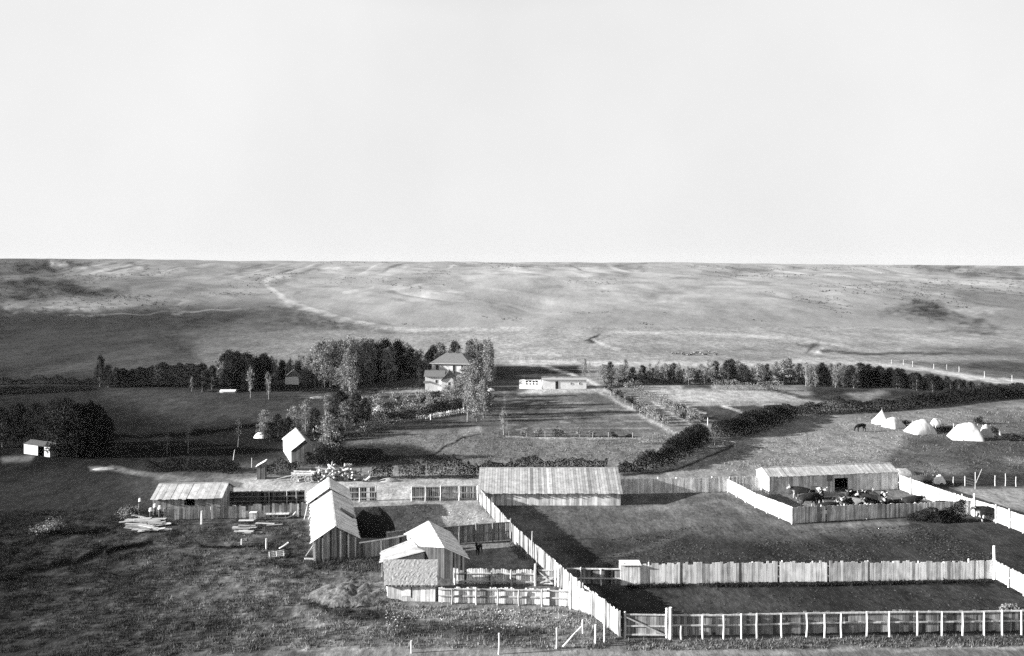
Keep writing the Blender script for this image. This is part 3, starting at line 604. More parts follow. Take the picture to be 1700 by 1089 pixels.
# ---- long low shed
P0, P1 = W(254, 854, 0), W(366, 852)
shed = gable('low_shed', 'long low shed with a bright roof behind the weathered board fence', 'shed', P0, P1, (-.1, 5.2), 1.85, 2.95, 'u', .25, 'wood', 'roof', .25, .75, .2, (.55, .6), .45, openings={0: [(.5, .6, 1.0, 1.8)]}, rtv=.1)
# ---- pen barn
P0, P1 = W(1277, 821), W(1490, 812); U = P1 - P0; n = Vector((-U.y, U.x)).normalized()
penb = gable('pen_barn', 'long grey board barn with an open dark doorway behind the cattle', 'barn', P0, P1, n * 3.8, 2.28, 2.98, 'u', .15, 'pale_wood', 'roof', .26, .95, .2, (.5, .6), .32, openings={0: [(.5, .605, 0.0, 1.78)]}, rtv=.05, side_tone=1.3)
panel(penb, 'hatch', P0.lerp(P1, .445), P0.lerp(P1, .482), 1.45, 2.2, 'wood', .05, .03, .5)
for t0, t1 in ((.493, .5), (.605, .613)): panel(penb, 'door_post', P0.lerp(P1, t0), P0.lerp(P1, t1), 0, 1.8, 'pale_wood', .05, .05, 1.0)
mb = MB(); b0 = P0.lerp(P1, .3) + n * 2.5; b1 = P0.lerp(P1, .8) + n * 2.5; mb.face([v3(b0), v3(b1), v3(b1, 2.4), v3(b0, 2.4)], .6); mb.build('dark_backing', M['dark'], penb)  # near-black sheet paints the dark inside of the doorway
# ---- stable with lean-to, near the picket pens
st = thing('stable', 'small gabled stable with bright roof above the picket pens', 'stable', (-6.4, 86.5, 0))
Rf, Rb = Vector((-6.42, 85.3, 3.0)), Vector((-8.73, 94.2, 3.0)); Ef, Eb = Vector((-3.95, 85.3, 1.9)), Vector((-6.35, 93.9, 1.9)); Lb, Lf = Vector((-11.1, 93.2, 1.95)), Vector((-9.7, 88.9, 1.95)); Lm = Vector((-8.3, 88.4, 2.25))
mb = MB(); planks(mb, Ef, Eb, Rf, Rb, .3, tone=.95, tv=.07); mb.build('roof', M['roof'], st)
mb = MB(); planks(mb, Lm + Vector((-.5, .2, -.18)), Lb, Rf, Rb, .3, tone=.62, tv=.1); mb.build('roof', M['roof'], st)
w0, w1, w2, w3, w4 = Vector((-6.4, 85.6)), Vector((-4.3, 85.6)), Vector((-6.7, 93.7)), Vector((-10.8, 93.0)), Vector((-9.3, 89.2))
mb = MB(); boards(mb, w0, w1, lambda t: 2.9 - .95 * t, .2, .03, -1, .55, .5, .004, 0, 0, 0); mb.build('front_wall', M['dark_wood'], st)  # shade of this gable painted in as darker boards
mb = MB(); boards(mb, w1, w2, 1.95, .25, .03, -1, .7, .3, .004, 0, 0, 0); mb.build('side_wall', M['wood'], st)
mb = MB(); boards(mb, w2, w3, lambda t: 1.95 + 1.0 * (1 - abs(2 * t - 1)), .25, .03, -1, .7, .3, .004, 0, 0, 0); mb.build('back_wall', M['wood'], st)
mb = MB(); boards(mb, w3, w4, 1.9, .25, .03, -1, .8, .3, .004, 0, 0, 0); mb.build('side_wall', M['wood'], st)
mb = MB(); boards(mb, w4, w0, lambda t: 1.9 + 1.0 * t, .2, .03, -1, .13, .35, .004, 0, 0, 0); mb.build('front_wall', M['wood'], st)
lt = thing('lean_to', 'lean-to with a bright sloping roof against the small stable', 'lean-to', (-10.5, 87.5, 0))
a0, a1, b0, b1 = Vector((-12.6, 86.0, 1.3)), Vector((-13.0, 89.3, 1.35)), Vector((-8.2, 88.2, 1.78)), Vector((-9.6, 92.0, 2.0))
mb = MB(); planks(mb, a0, a1, b0, b1, .3, tone=.62, tv=.1); mb.build('roof', M['roof'], lt)
mb = MB(); boards(mb, (-12.4, 86.15), (-8.3, 88.3), lambda t: 1.28 + .42 * t, .25, .03, -1, 1.3, .15, .004, 0, 0, 0); mb.build('front_wall', M['wood'], lt)
mb = MB(); boards(mb, (-12.8, 89.1), (-12.4, 86.15), 1.28, .25, .03, -1, 1.4, .1, .004, 0, 0, 0); mb.build('side_wall', M['wood'], lt)
mb = MB(); boards(mb, (-9.5, 91.8), (-12.8, 89.1), lambda t: 1.9 - .6 * t, .25, .03, -1, 1, .2, .004, 0, 0, 0); mb.build('back_wall', M['wood'], lt)
so_ = thing('sod_shed', 'low shed with a speckled straw-covered roof in front of the stable', 'shed', (-9, 81, 0))
mb = MB(); nx, ny = 34, 18; g = [[None] * (nx + 1) for _ in range(ny + 1)]
for j in range(ny + 1):
    for i in range(nx + 1):
        s, t = i / nx, j / ny; x0 = -11.25 + 4.65 * s; x1 = -11.85 + 5.0 * s
        g[j][i] = Vector((x0 + (x1 - x0) * t + R_.uniform(-.03, .03), 79.7 + 3.5 * t + R_.uniform(-.03, .03), 1.5 + 1.12 * t + R_.uniform(-.012, .015)))
for j in range(ny):
    for i in range(nx): mb.face([g[j][i], g[j][i + 1], g[j + 1][i + 1], g[j + 1][i]], R_.uniform(.85, 1.15))
rim = [g[0][i] for i in range(nx + 1)] + [g[j][nx] for j in range(1, ny + 1)] + [g[ny][i] for i in range(nx - 1, -1, -1)] + [g[j][0] for j in range(ny - 1, 0, -1)]
for i in range(len(rim)):
    a, b = rim[i], rim[(i + 1) % len(rim)]; mb.face([b, a, a - Vector((0, 0, .14)), b - Vector((0, 0, .14))], .6)
mb.build('roof', M['sod'], so_)
mb = MB(); boards(mb, (-11.0, 80.0), (-6.75, 79.85), 1.46, .26, .03, -1, .95, .25, .01, 0, .02, 0); mb.build('front_wall', M['pale_wood'], so_)
mb = MB(); boards(mb, (-11.6, 83.0), (-11.0, 80.0), lambda t: 2.5 - 1.05 * t, .26, .03, -1, 1.1, .15, .004, 0, 0, 0); mb.build('side_wall', M['pale_wood'], so_)
mb = MB(); boards(mb, (-6.75, 79.85), (-7.0, 83.0), lambda t: 1.46 + 1.04 * t, .26, .03, -1, .8, .2, .004, 0, 0, 0); mb.build('side_wall', M['pale_wood'], so_)
mb = MB(); boards(mb, (-7.0, 83.0), (-11.6, 83.0), 2.5, .26, .03, -1, .8, .2, .004, 0, 0, 0); mb.build('back_wall', M['pale_wood'], so_)
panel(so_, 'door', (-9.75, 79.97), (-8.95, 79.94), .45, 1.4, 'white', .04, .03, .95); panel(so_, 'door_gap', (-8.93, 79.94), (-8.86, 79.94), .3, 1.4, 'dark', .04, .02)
# ---- log house with a bright roof, and the privy
P0, P1 = W(484, 770), W(528, 771); V = Vector((-3.6, 9.4))
lh = gable('log_cabin', 'small dark gabled cabin with one bright roof slope among bushes', 'cabin', P0, P1, V, 1.95, 3.55, 'v', .2, 'dark_wood', 'roof', .28, .4, .35, (.5, .3), .3, side_tone=7)  # gable shade and sunlit side painted in by board tone
P0 = W(427, 796); pv = thing('privy', 'tiny upright privy with a bright slanting roof beside the road', 'privy', v3(P0))
mb = MB(); c = [P0, P0 + Vector((1.05, .05)), P0 + Vector((.95, 1.25)), P0 + Vector((-.1, 1.2))]
hh = [1.75, 2.4, 2.4, 1.75]
for k in range(4): boards(mb, c[k], c[(k + 1) % 4], (lambda t, a=hh[k], b=hh[(k + 1) % 4]: a + (b - a) * t), .2, .03, -1, (.4, .4, .5, 1.9)[k], .2, .004, 0, 0, 0)  # sunlit left wall painted far lighter than the other three
mb.build('wall', M['wood'], pv)
mb = MB(); quad_slab(mb, [v3(c[0] + Vector((-.2, -.12)), 1.72), v3(c[1] + Vector((.1, -.12)), 2.5), v3(c[2] + Vector((.1, .12)), 2.5), v3(c[3] + Vector((-.2, .12)), 1.72)], .06, 1.3); mb.build('roof', M['roof'], pv)

# ---- ranch house
P0, P1 = W(717, 640), W(778, 641.5); U = P1 - P0; u = U.normalized(); n = Vector((-u.y, u.x)); V = n * 8.6 - u * .3
ho = thing('ranch_house', 'two-storey pale house with a grey hipped roof among tall trees', 'house', v3(P0))
mb = MB(); cs = [P0, P1, P1 + V, P0 + V]; ez = 5.5
for k in range(4): mb.face([v3(cs[k], 0), v3(cs[(k + 1) % 4], 0), v3(cs[(k + 1) % 4], ez), v3(cs[k], ez)], .62)
mb.build('wall', M['white'], ho)
mb = MB(); o = .5; e = [P0 - u * o - n * o, P1 + u * o - n * o, P1 + V + u * o + n * o, P0 + V - u * o + n * o]; m0 = P0 + u * 2.6 + V * .5; m1 = P1 - u * 2.6 + V * .5; rz = 7.6; E = [v3(q, ez) for q in e]; A0, A1 = v3(m0, rz), v3(m1, rz)
for f in ((E[0], E[1], A1, A0), (E[1], E[2], A1), (E[2], E[3], A0, A1), (E[3], E[0], A0), (E[3], E[2], E[1], E[0])): mb.face(f, 1.0)
mb.build('roof', M['shingle'], ho)
mb = MB()
for a, b in zip(E, E[1:] + E[:1]): mb.beam(a + Vector((0, 0, -.08)), b + Vector((0, 0, -.08)), .1, .16, .5)
mb.build('eaves', M['white'], ho)
for tx in (.3, .7):
    q = m0.lerp(m1, tx * 1.2 - .1); mb = MB(); mb.box((q.x, q.y, rz + .3), .5, .5, 1.3, 0, .9); mb.build('chimney', M['shingle'], ho)
def window(root, a, b, z0, z1, frame='white', tone=1.0):
    f = panel(root, 'window', a, b, z0, z1, frame, .0, .06, tone * .7); a, b = Vector(a), Vector(b)
    mb = MB(); d = (b - a).normalized(); nn = Vector((d.y, -d.x)); nn = nn if nn.y < 0 else -nn; i = .08
    p = lambda q, zz: v3(q + nn * .075, zz); mb.face([p(a + d * i, z0 + i), p(b - d * i, z0 + i), p(b - d * i, z1 - i), p(a + d * i, z1 - i)], 1.0); mb.build('pane', M['glass'], f, root.location); return f
for t0, t1 in ((.1, .2), (.56, .65), (.79, .88)): window(ho, P0 + U * t0, P0 + U * t1, 3.6, 5.1)
for t0, t1 in ((.6, .7), (.82, .92)): window(ho, P0 + U * t0, P0 + U * t1, .8, 2.4)
panel(ho, 'balcony', P0 + U * .3, P0 + U * .62, 3.1, 3.7, 'shingle', .1, .9, .8)
Q0, Q1 = W(706, 649.5), W(736, 649.5)
an = gable('house_annex', 'low white annex with a grey roof in front of the two-storey house', 'house annex', Q0, Q1, (0, 5.5), 3.45, 4.5, 'u', .35, 'white', 'shingle', 3.0, .8, .0, (1, 1), 4.0, rtv=.0)
window(an, Q0 + Vector((2.3, 0)), Q0 + Vector((2.9, 0)), 1.9, 2.7)
mb = MB(); quad_slab(mb, [v3(Q0 + Vector((-.35, -1.3)), 2.0), v3(Q0 + Vector((1.0, -1.3)), 2.0), v3(Q0 + Vector((1.0, -.06)), 2.35), v3(Q0 + Vector((-.35, -.06)), 2.35)], .06, .9); mb.build('porch_roof', M['shingle'], an)
S0, S1 = W(733, 650.5), W(753, 650.5)
aw = gable('house_wing', 'white gabled wing with one small window beside the annex', 'house wing', S0, S1, (0, 6), 2.75, 4.35, 'v', .25, 'white', 'shingle', 3.0, .8, 0, (1, .8), 4.0, rtv=0)
window(aw, S0 + Vector((1.5, 0)), S0 + Vector((2.0, 0)), 1.5, 2.3)
Q0, Q1 = W(473.5, 638), W(496, 638.5)
ct = gable('cottage', 'tiny pale cottage with its gable showing under dark trees', 'cottage', Q0, Q1, (-.6, 4.5), 1.75, 3.1, 'v', .25, 'white', 'shingle', 3.0, 1.25, 0, (1.6, 1), 4.0, rtv=0)
window(ct, Q0 + Vector((1.3, 0)), Q0 + Vector((2.3, 0)), .6, 1.4)
panel(ct, 'door', Q0 + Vector((.4, 0)), Q0 + Vector((.95, 0)), 0, 1.5, 'white', .04, .03, .6)
# ---- garden building with glazed frames
G0, G1 = W(901, 646), W(973.5, 645.5); gb = thing('garden_shed', 'long low white garden shed with a dark doorway beside the crop field', 'shed', v3(G0))
mb = MB(); cs = [G0, G1, G1 + Vector((.1, 4)), G0 + Vector((0, 4))]; hh = [2.15, 2.0, 2.35, 2.4]
for k in range(4): mb.face([v3(cs[k], 0), v3(cs[(k + 1) % 4], 0), v3(cs[(k + 1) % 4], hh[(k + 1) % 4]), v3(cs[k], hh[k])], 1.0)
mb.build('wall', M['white'], gb)
mb = MB(); quad_slab(mb, [v3(cs[0] + Vector((-.2, -.2)), 2.2), v3(cs[1] + Vector((.2, -.2)), 2.05), v3(cs[2] + Vector((.2, .2)), 2.42), v3(cs[3] + Vector((-.2, .2)), 2.46)], .08, 1.2); mb.build('roof', M['sod'], gb)
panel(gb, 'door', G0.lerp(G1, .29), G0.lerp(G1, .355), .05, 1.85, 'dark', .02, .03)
for t in (.63, .82): window(gb, G0.lerp(G1, t), G0.lerp(G1, t + .03), 1.0, 1.55)
H0, H1 = W(862, 645.5), W(899, 645.8); cf = thing('cold_frame', 'sloping white garden frame with rows of dark glass panes', 'garden frame', v3(H0))
mb = MB(); k = Vector((0, 1.7))
mb.hexa([v3(H0), v3(H1), v3(H1 + k), v3(H0 + k), v3(H0, .55), v3(H1, .55), v3(H1 + k, 2.0), v3(H0 + k, 2.0)], 1.0); mb.build('frame', M['white'], cf)
sl_ = Vector((0, 1.7, 1.45)); nrm = Vector((0, -1.45, 1.7)).normalized() * .03
for c_ in range(4):
    for r_ in range(2):
        a = v3(H0.lerp(H1, .30 + c_ * .15), .55) + sl_ * (.25 + .34 * r_) + nrm; w = (H1 - H0).to_3d() * .085; q = sl_ * .22
        mb = MB(); mb.face([a, a + w, a + w + q, a + q], 1); mb.build('pane', M['glass'], cf)
P0 = W(815, 658); cy = thing('hooped_tank', 'pale rounded tank with dark hoops at the end of the garden walk', 'tank', v3(P0))
mb = MB(); mb.tube([v3(P0, z) for z in (0, .2, .8, 1.4, 1.7, 1.85)], [.72, .8, .86, .8, .55, .1], 14, .8); mb.build('barrel', M['white'], cy)
for z, rr in ((.45, .86), (1.15, .86)): mb = MB(); mb.tube([v3(P0, z - .08), v3(P0, z + .08)], [rr, rr], 14, .6); mb.build('hoop', M['metal'], cy)
P0 = W(40, 757); ws = gable('white_shed', 'small white shed with a dark doorway under the great dark trees', 'shed', W(40, 753), W(83, 759), (1.1, 2.2), 1.5, 1.9, 'u', .15, 'white', 'shingle', .4, .5, 0, (.5, .5), 4, openings={0: [(.58, .76, 0, 1.5)]}, rtv=0)
P0 = W(365, 652); gb2 = gable('low_shed', 'very low pale shed below the western trees', 'shed', P0, P0 + Vector((3.4, 0)), (0, 1.6), .3, .5, 'u', .1, 'white', 'white', 4.0, 1, 0, (1, 1), 4, rtv=0)
# ------------------------------------------------------------------ trees, hedges, shrubs
def leaf_quads(C, size, tone, flat=.0, rng=RNG):
    """C: centres (n,3); one randomly turned leaf spray for each"""
    n = len(C); a = rng.normal(size=(n, 3)); a /= np.linalg.norm(a, axis=1)[:, None]
    b = rng.normal(size=(n, 3)); b -= (b * a).sum(1)[:, None] * a; b /= np.linalg.norm(b, axis=1)[:, None]
    s = (size * rng.uniform(.6, 1.35, n))[:, None]
    a, b = a * s * .5, b * s * .38
    V = np.stack([C - a, C - b * .9 + a * .1, C + a, C + b - a * .1], 1).reshape(-1, 3)
    return V, np.arange(4 * n).reshape(-1, 4), np.asarray(tone, float)
def leaf_mesh(name, C, size, tone, mat):
    V, Q, t = leaf_quads(C, size, tone); me = bpy.data.meshes.new(name); set_quads(me, V, Q)
    a = me.attributes.new('tone', 'FLOAT', 'FACE'); a.data.foreach_set('value', t.astype(np.float32)); me.materials.append(mat); return me
def tree_proto(kind, cat, h, w, crown_lo, n_clump, per, leaf, mat, bark, seed, shape='column', trunk_r=.12, spread=.5):
    rg = np.random.default_rng(seed); rd = random.Random(seed)
    root = thing(kind, None, cat, (0, 0, 0)); mb = MB()
    lean = Vector((rd.uniform(-.04, .04), rd.uniform(-.04, .04), 0)) * h
    pts = [Vector((0, 0, -.15)) + lean * t * t + Vector((rd.uniform(-.05, .05) * (t > 0), rd.uniform(-.05, .05) * (t > 0), t * h * .93)) for t in (0, .15, .35, .6, .85, 1)]
    mb.tube(pts, [trunk_r * q for q in (1.25, 1, .8, .5, .22, .07)], 7, 1.0)
    C, T = [], []
    for k in range(n_clump):
        t = crown_lo + (1 - crown_lo) * ((k + rd.random()) / n_clump) ** .9
        s = (t - crown_lo) / (1 - crown_lo)
        if shape == 'column': r = w * (.5 + .5 * math.sin(math.pi * (.12 + .72 * s))) * (1 if s < .82 else max(.12, (1.03 - s) / .21) ** .6)
        elif shape == 'round': r = w * math.sqrt(max(.04, 1 - (2 * s - .85) ** 2 * .85))
        else: r = w * (1.02 - s) ** .75
        ang = rd.uniform(0, 6.283); rr = r * math.sqrt(rd.uniform(.12, 1.0))
        p = Vector((math.cos(ang) * rr, math.sin(ang) * rr, t * h)) + lean * t * t
        b = Vector((0, 0, max(crown_lo * .8, t - rd.uniform(.12, .3)) * h)) + lean * t * t
        if k % 2 == 0: mb.tube([b, b.lerp(p, .55) + Vector((0, 0, -.1)), p], [trunk_r * .3, trunk_r * .18, .012], 4, .9)
        m = max(4, int(per * rd.uniform(.5, 1.4))); sg = spread * w * rd.uniform(.2, .42)
        c = np.array(p) + rg.normal(size=(m, 3)) * sg * np.array([1, 1, 2.1 if shape == 'column' else .95])
        C.append(c); T.append(np.full(m, rd.uniform(.6, 1.45)) * rg.uniform(.75, 1.3, m))
    C = np.concatenate(C); T = np.concatenate(T); C[:, 2] = np.maximum(C[:, 2], .12)
    link('trunk', mb.mesh('trunk', M[bark]), root)
    link('crown', leaf_mesh('crown', C, leaf, T, M[mat]), root)
    root['h'] = h; return root
POP = [tree_proto('poplar_tree', 'tree', 9, 1.12, .1, 66, 36, .22, m, 'bark', 100 + i, 'column', .13) for i, m in enumerate(('leaf', 'leaf', 'leaf_pale', 'leaf'))]
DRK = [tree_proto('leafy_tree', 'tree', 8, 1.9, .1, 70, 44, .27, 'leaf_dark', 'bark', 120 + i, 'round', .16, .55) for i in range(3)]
MID = [tree_proto('leafy_tree', 'tree', 6, 1.5, .14, 60, 34, .22, m, 'bark', 140 + i, 'round', .12, .5) for i, m in enumerate(('leaf', 'leaf_pale', 'leaf'))]
SAP = [tree_proto('young_tree', 'tree', 5, .6, .26, 28, 20, .17, m, 'bark_pale', 160 + i, 'column', .055, .55) for i, m in enumerate(('leaf_pale', 'leaf', 'leaf_pale'))]
BARE = [tree_proto('bare_sapling', 'tree', 4.5, .5, .35, 26, 1, .12, 'leaf', 'bark_pale', 180 + i, 'column', .035) for i in range(2)]
PRO = dict(P=POP, D=DRK, M=MID, S=SAP, B=BARE); used = set()
def tree(k, px, py, hpx, label, group=None, wide=1.0, pos=None):
    p = pos if pos is not None else W(px, py); h = hpx * p.y / F if pos is None else hpx
    pr = R_.choice(PRO[k]); s = h / pr['h']; sx = s * wide * R_.uniform(.9, 1.12)
    return copy_tree(pr, v3(p), R_.uniform(0, 6.28), (sx, sx, s), label, group)
def chain_stems(mb, stems):
    """stems linked into one mesh by a single tube running on unseen below ground"""
    P, R = [], []
    for b, m, t, r in stems:
        o = Vector((.012, .008, 0)); P += [Vector(b) - Vector((0, 0, .15)), Vector(m), Vector(t), Vector(m) + o, Vector(b) - Vector((-.02, 0, .15))]; R += [r, r * .7, .012, r * .7, r]
    if len(P) > 1: mb.tube(P, R, 4)
def shrub(px, py, w, h, label, mat='leaf', group=None, n=None, leaf=.22, pos=None, kind='shrub', cat='shrub'):
    """a leafy bush w x h metres"""
    p = pos if pos is not None else W(px, py); r = thing(kind, label, cat, v3(p), group); mb = MB(); C, T, ST = [], [], []
    k = max(5, int(w * h * 4)); n = n or int(160 * w * h)
    for i in range(k):
        a = R_.uniform(0, 6.28); q = math.sqrt(R_.random()) * w * .42; z = h * R_.uniform(.25, .88) * (1 - .35 * (q / (w * .5)) ** 2)
        c = Vector((math.cos(a) * q, math.sin(a) * q, z)); m = max(4, n // k)
        if i % 3 == 0: ST.append(((c.x * .2, c.y * .2, -.05), c * .6, c, .04))
        C.append(np.array(c) + RNG.normal(size=(m, 3)) * np.array([w * .15, w * .15, h * .14])); T.append(np.full(m, R_.uniform(.6, 1.4)) * RNG.uniform(.75, 1.3, m))
    C = np.concatenate(C); C[:, 2] = np.maximum(C[:, 2], .06)
    chain_stems(mb, ST); link('stems', mb.mesh('stems', M['bark']), r); link('foliage', leaf_mesh('foliage', C, leaf, np.concatenate(T), M[mat]), r); return r
def hedge(label, pts, h, w, mat='leaf_dark', dens=16, leaf=.34, name='hedge', cat='hedge', zvar=.36, pale=0, group=None, spikes=False, fine=.62):
    """leafy row along photo base points (front edge); h and w in metres, per point or single"""
    P = [W(*p) if not isinstance(p, Vector) else p for p in pts]; n = len(P)
    hs = h if isinstance(h, (list, tuple)) else [h] * n; ws = w if isinstance(w, (list, tuple)) else [w] * n
    leaf *= fine; dens /= fine ** 1.8
    if mat == 'leaf_dark': dens *= 1.5
    root = thing(name, label, cat, v3(P[0]), group); C, T, ST = [], [], []; mb = MB(); seed = int(P[0].x * 7) % 50
    for i, (a, b) in enumerate(zip(P, P[1:])):
        L = (b - a).length; d = (b - a) / L; nn = Vector((-d.y, d.x)); nn = nn if nn.y > 0 else -nn
        m = int(L * (hs[i] + hs[i + 1]) / 2 * (ws[i] + ws[i + 1]) / 2 * dens)
        t = RNG.random(m); hh = hs[i] + (hs[i + 1] - hs[i]) * t; ww = ws[i] + (ws[i + 1] - ws[i]) * t
        X = a.x + d.x * L * t; Y = a.y + d.y * L * t
        s = RNG.random(m); tp = 1 + zvar * 2.4 * (fbm(X / 2.6, Y / 2.6, seed, 3) - .5) * 2
        if spikes: tp = tp + .5 * (vnoise(X / .5, Y / .5, seed + 3) - .5)
        z = RNG.random(m) ** .75; prof = np.sqrt(np.maximum(.08, 1 - z ** 2.2)); y_ = (s - .5) * ww * prof + ww * .5
        X = X + nn.x * y_; Y = Y + nn.y * y_; z = z * hh * tp + .08
        cl = fbm(X / 1.2, z / 1.2 + Y / 1.5, seed + 9, 3)
        C.append(np.stack([X, Y, z], 1)); T.append((.6 + .85 * cl) * RNG.uniform(.8, 1.22, m) )
        for k in range(max(1, int(L / 1.6))):
            q = a.lerp(b, (k + R_.random()) / max(1, int(L / 1.6))) + nn * ws[i] * R_.uniform(.3, .7); zz = hs[i] * R_.uniform(.6, .9)
            ST.append((v3(q, -.05), v3(q + Vector((R_.uniform(-.3, .3), R_.uniform(-.2, .2))), zz * .6), v3(q + Vector((R_.uniform(-.5, .5), R_.uniform(-.3, .3))), zz), .06))
    C = np.concatenate(C) - np.array(root.location); T = np.concatenate(T)
    chain_stems(mb, ST); mb.build('stems', M['bark'], root); link('foliage', leaf_mesh('foliage', C, leaf, T, M[mat]), root); return root

# big grove west and north of the house: crowns by photo outline
gx = [330, 368, 372, 392, 410, 425, 450, 470, 500, 527, 530, 545, 565, 582, 600, 640, 668, 690, 700]
gt = [606, 604, 592, 590, 594, 597, 595, 602, 596, 592, 574, 571, 570, 566, 569, 571, 574, 578, 588]
G1 = 'trees of the grove west of the house'
for i in range(185):
    px = R_.uniform(368, 702); b = R_.choice((R_.uniform(626, 634), R_.uniform(634, 645))) - max(0, px - 590) * .16; h = b - np.interp(px, gx, gt) + R_.choice((R_.uniform(-16, 0), R_.uniform(-6, 6), R_.uniform(-2, 9)))
    if 440 < px < 506 and b > 630: continue
    k = 'D' if px < 440 and R_.random() < .75 else R_.choice('PPPM' if b > 634 else 'PPPPMD')
    tree(k, px, b, h, 'dense dark tree in the belt at the back of the grove' if k == 'D' else 'tall narrow leafy tree in the grove west of the house', G1 if k != 'D' else 'dark trees of the grove', 1.15)
for i in range(26):
    px = R_.uniform(436, 535); b = R_.uniform(622, 629); tree(R_.choice('PPPD'), px, b, b - np.interp(px, gx, gt) + R_.uniform(-6, 6), 'tall narrow leafy tree in the grove west of the house', G1, 1.15)
for px, b, h, k, lb in [(336, 650, 46, 'D', 'rounded dark tree standing apart at the west end of the grove'), (352, 646, 38, 'D', 'smaller dark tree filling the gap beside the rounded grove tree'), (383, 648, 56, 'D', 'broad dark tree at the corner of the western grove'), (415, 650, 52, 'D', 'dark tree just behind two slim white-stemmed saplings'),
    (318, 650, 24, 'S', 'thin pale sapling in front of the rounded dark tree'), (416, 660, 50, 'S', 'slim white-stemmed sapling standing out on the lawn'), (446, 663, 44, 'S', 'slim pale sapling left of the cottage, bright stem on the lawn'), (458, 641, 44, 'S', 'pale-stemmed sapling close behind the lawn left of the cottage'),
    (523, 643, 42, 'S', 'first white-stemmed sapling right of the cottage'), (539, 646, 46, 'S', 'taller of the paired white-stemmed saplings right of the cottage'), (548, 646, 42, 'S', 'shorter of the paired white-stemmed saplings right of the cottage'),
    (575, 655, 66, 'P', 'tall loose poplar at the front of the grove by the lawn end'), (585, 660, 84, 'P', 'tallest grove poplar, its pale trunk down to the flower bank'), (565, 648, 40, 'M', 'bushy light tree at the foot of the tall poplars')]:
    tree(k, px, b, h, lb, None, 1.1)
hedge('dark hedge at the back of the lawn under the western grove', [(185, 644), (250, 643), (330, 646)], [4.2, 4.6, 4.6], 5, dens=7, leaf=.5, zvar=.2)
hedge('low dark shrub border below the cottage', [(455, 650), (520, 650)], 1.3, 1.6, dens=18); hedge('low dark border along the lawn end east of the cottage', [(500, 655), (570, 647)], .9, 1.0, dens=22)
tree('D', 166, 642, 50, 'dark pointed tree alone at the west end of the hedge', None, .8); tree('D', 180, 643, 36, 'lower dark tree leaning on the pointed western tree', None, 1.1)
hedge('low dark hedge across the far western pasture', [(-40, 640), (60, 638), (160, 640)], [1.7, 1.6, 2.0], 2.5, dens=9, leaf=.45)
hedge('dark scrub row standing in for the shadow below the western hedge', [(-40, 656), (60, 654), (150, 648)], [.9, .8, .6], 3.0, dens=10, leaf=.4)  # scrub stands in for a dark shadow on the pasture
hedge('garden hedge at the foot of the grove beside the house lawn', [(600, 655), (650, 648), (700, 646)], 1.0, 1.2, dens=18, mat='leaf_dark')
# behind and right of the house
for i in range(14):
    px = R_.uniform(680, 735); b = R_.uniform(614, 624); tree(R_.choice('PPM'), px, b, (b - 588) * R_.uniform(.7, 1.05), 'leafy tree in the clump rising behind the house roof', 'trees behind the house', 1.1)
for i in range(30):
    px = R_.choice((R_.uniform(708, 736), R_.uniform(752, 818), R_.uniform(776, 818))); b = R_.uniform(610, 622); h = b - np.interp(px, [705, 715, 725, 740, 758, 770, 800, 812, 820], [598, 585, 571, 578, 570, 566, 572, 571, 580]) + R_.uniform(-3, 8)
    tree(R_.choice('PPD'), px, b, h, 'leafy tree in the clump rising behind the house roof', 'trees behind the house', 1.05)
for px, b, h, k, lb in [(811, 645, 74, 'P', 'darkest tall poplar right of the house, beside the ploughed field'), (790, 690, 88, 'P', 'biggest poplar in front of the house, hiding its right side'), (776, 700, 60, 'S', 'pale slender tree in front of the biggest poplar, bare stem below'),
    (775, 660, 50, 'M', 'round light tree against the right corner of the house'), (742, 674, 34, 'M', 'light bushy tree in front of the house wing'), (697, 640, 30, 'S', 'small pale sapling at the left corner of the house annex'), (762, 668, 44, 'M', 'light round tree between house wing and biggest poplar'),
    (836, 722, 44, 'S', 'pale loose sapling at the corner of the crop field'), (785, 680, 50, 'M', 'bushy tree low against the biggest poplar')]: tree(k, px, b, h, lb, None, 1.15)
for px, b, h, k, lb in [(795, 690, 84, 'P', 'second of the big poplars hiding the right of the house'), (803, 694, 62, 'P', 'poplar at the right edge of the big clump before the house'), (782, 676, 66, 'P', 'poplar in the middle of the clump before the house'), (770, 672, 46, 'M', 'light round tree at the left of the big clump before the house'),
    (792, 700, 38, 'M', 'low bushy tree at the foot of the big poplar clump'), (808, 690, 40, 'M', 'bushy tree at the right foot of the big poplar clump'), (756, 676, 36, 'M', 'light bushy tree below the house wing window')]: tree(k, px, b, h, lb, None, 1.25)
# shrub garden below the house
for i in range(62):
    t = R_.random(); px = 605 + t * 175; b = 698 - t * 22 + R_.uniform(-30, 4) * (1 - .2 * t); m = R_.choice(('leaf', 'leaf_pale', 'leaf', 'leaf_dark'))
    shrub(px, b, R_.uniform(1.5, 2.6), R_.uniform(1.4, 2.6), {'leaf': 'mid-toned leafy shrub in the garden below the house', 'leaf_pale': 'pale leafy shrub in the garden below the house', 'leaf_dark': 'dark leafy shrub in the garden below the house'}[m], m, m.replace('leaf', 'garden shrubs'), n=260, leaf=.26)
hedge('dark lower bank of the shrub garden behind the pale fence', [(560, 712), (640, 703), (720, 690), (775, 680)], [2.0, 1.8, 1.9, 1.9], 2.2, dens=15, leaf=.3)
shrub(625, 690, 1.6, 2.4, 'brightest pale bush standing above the white flower row', 'blossom', n=240, leaf=.24)
fl = hedge('straggling white flower row along the foot of the shrub garden', [(592, 720), (640, 708), (700, 698), (740, 690)], [.75, .8, .8, .7], .5, 'blossom', 40, .2, 'flower_row', 'flowers', zvar=.6)
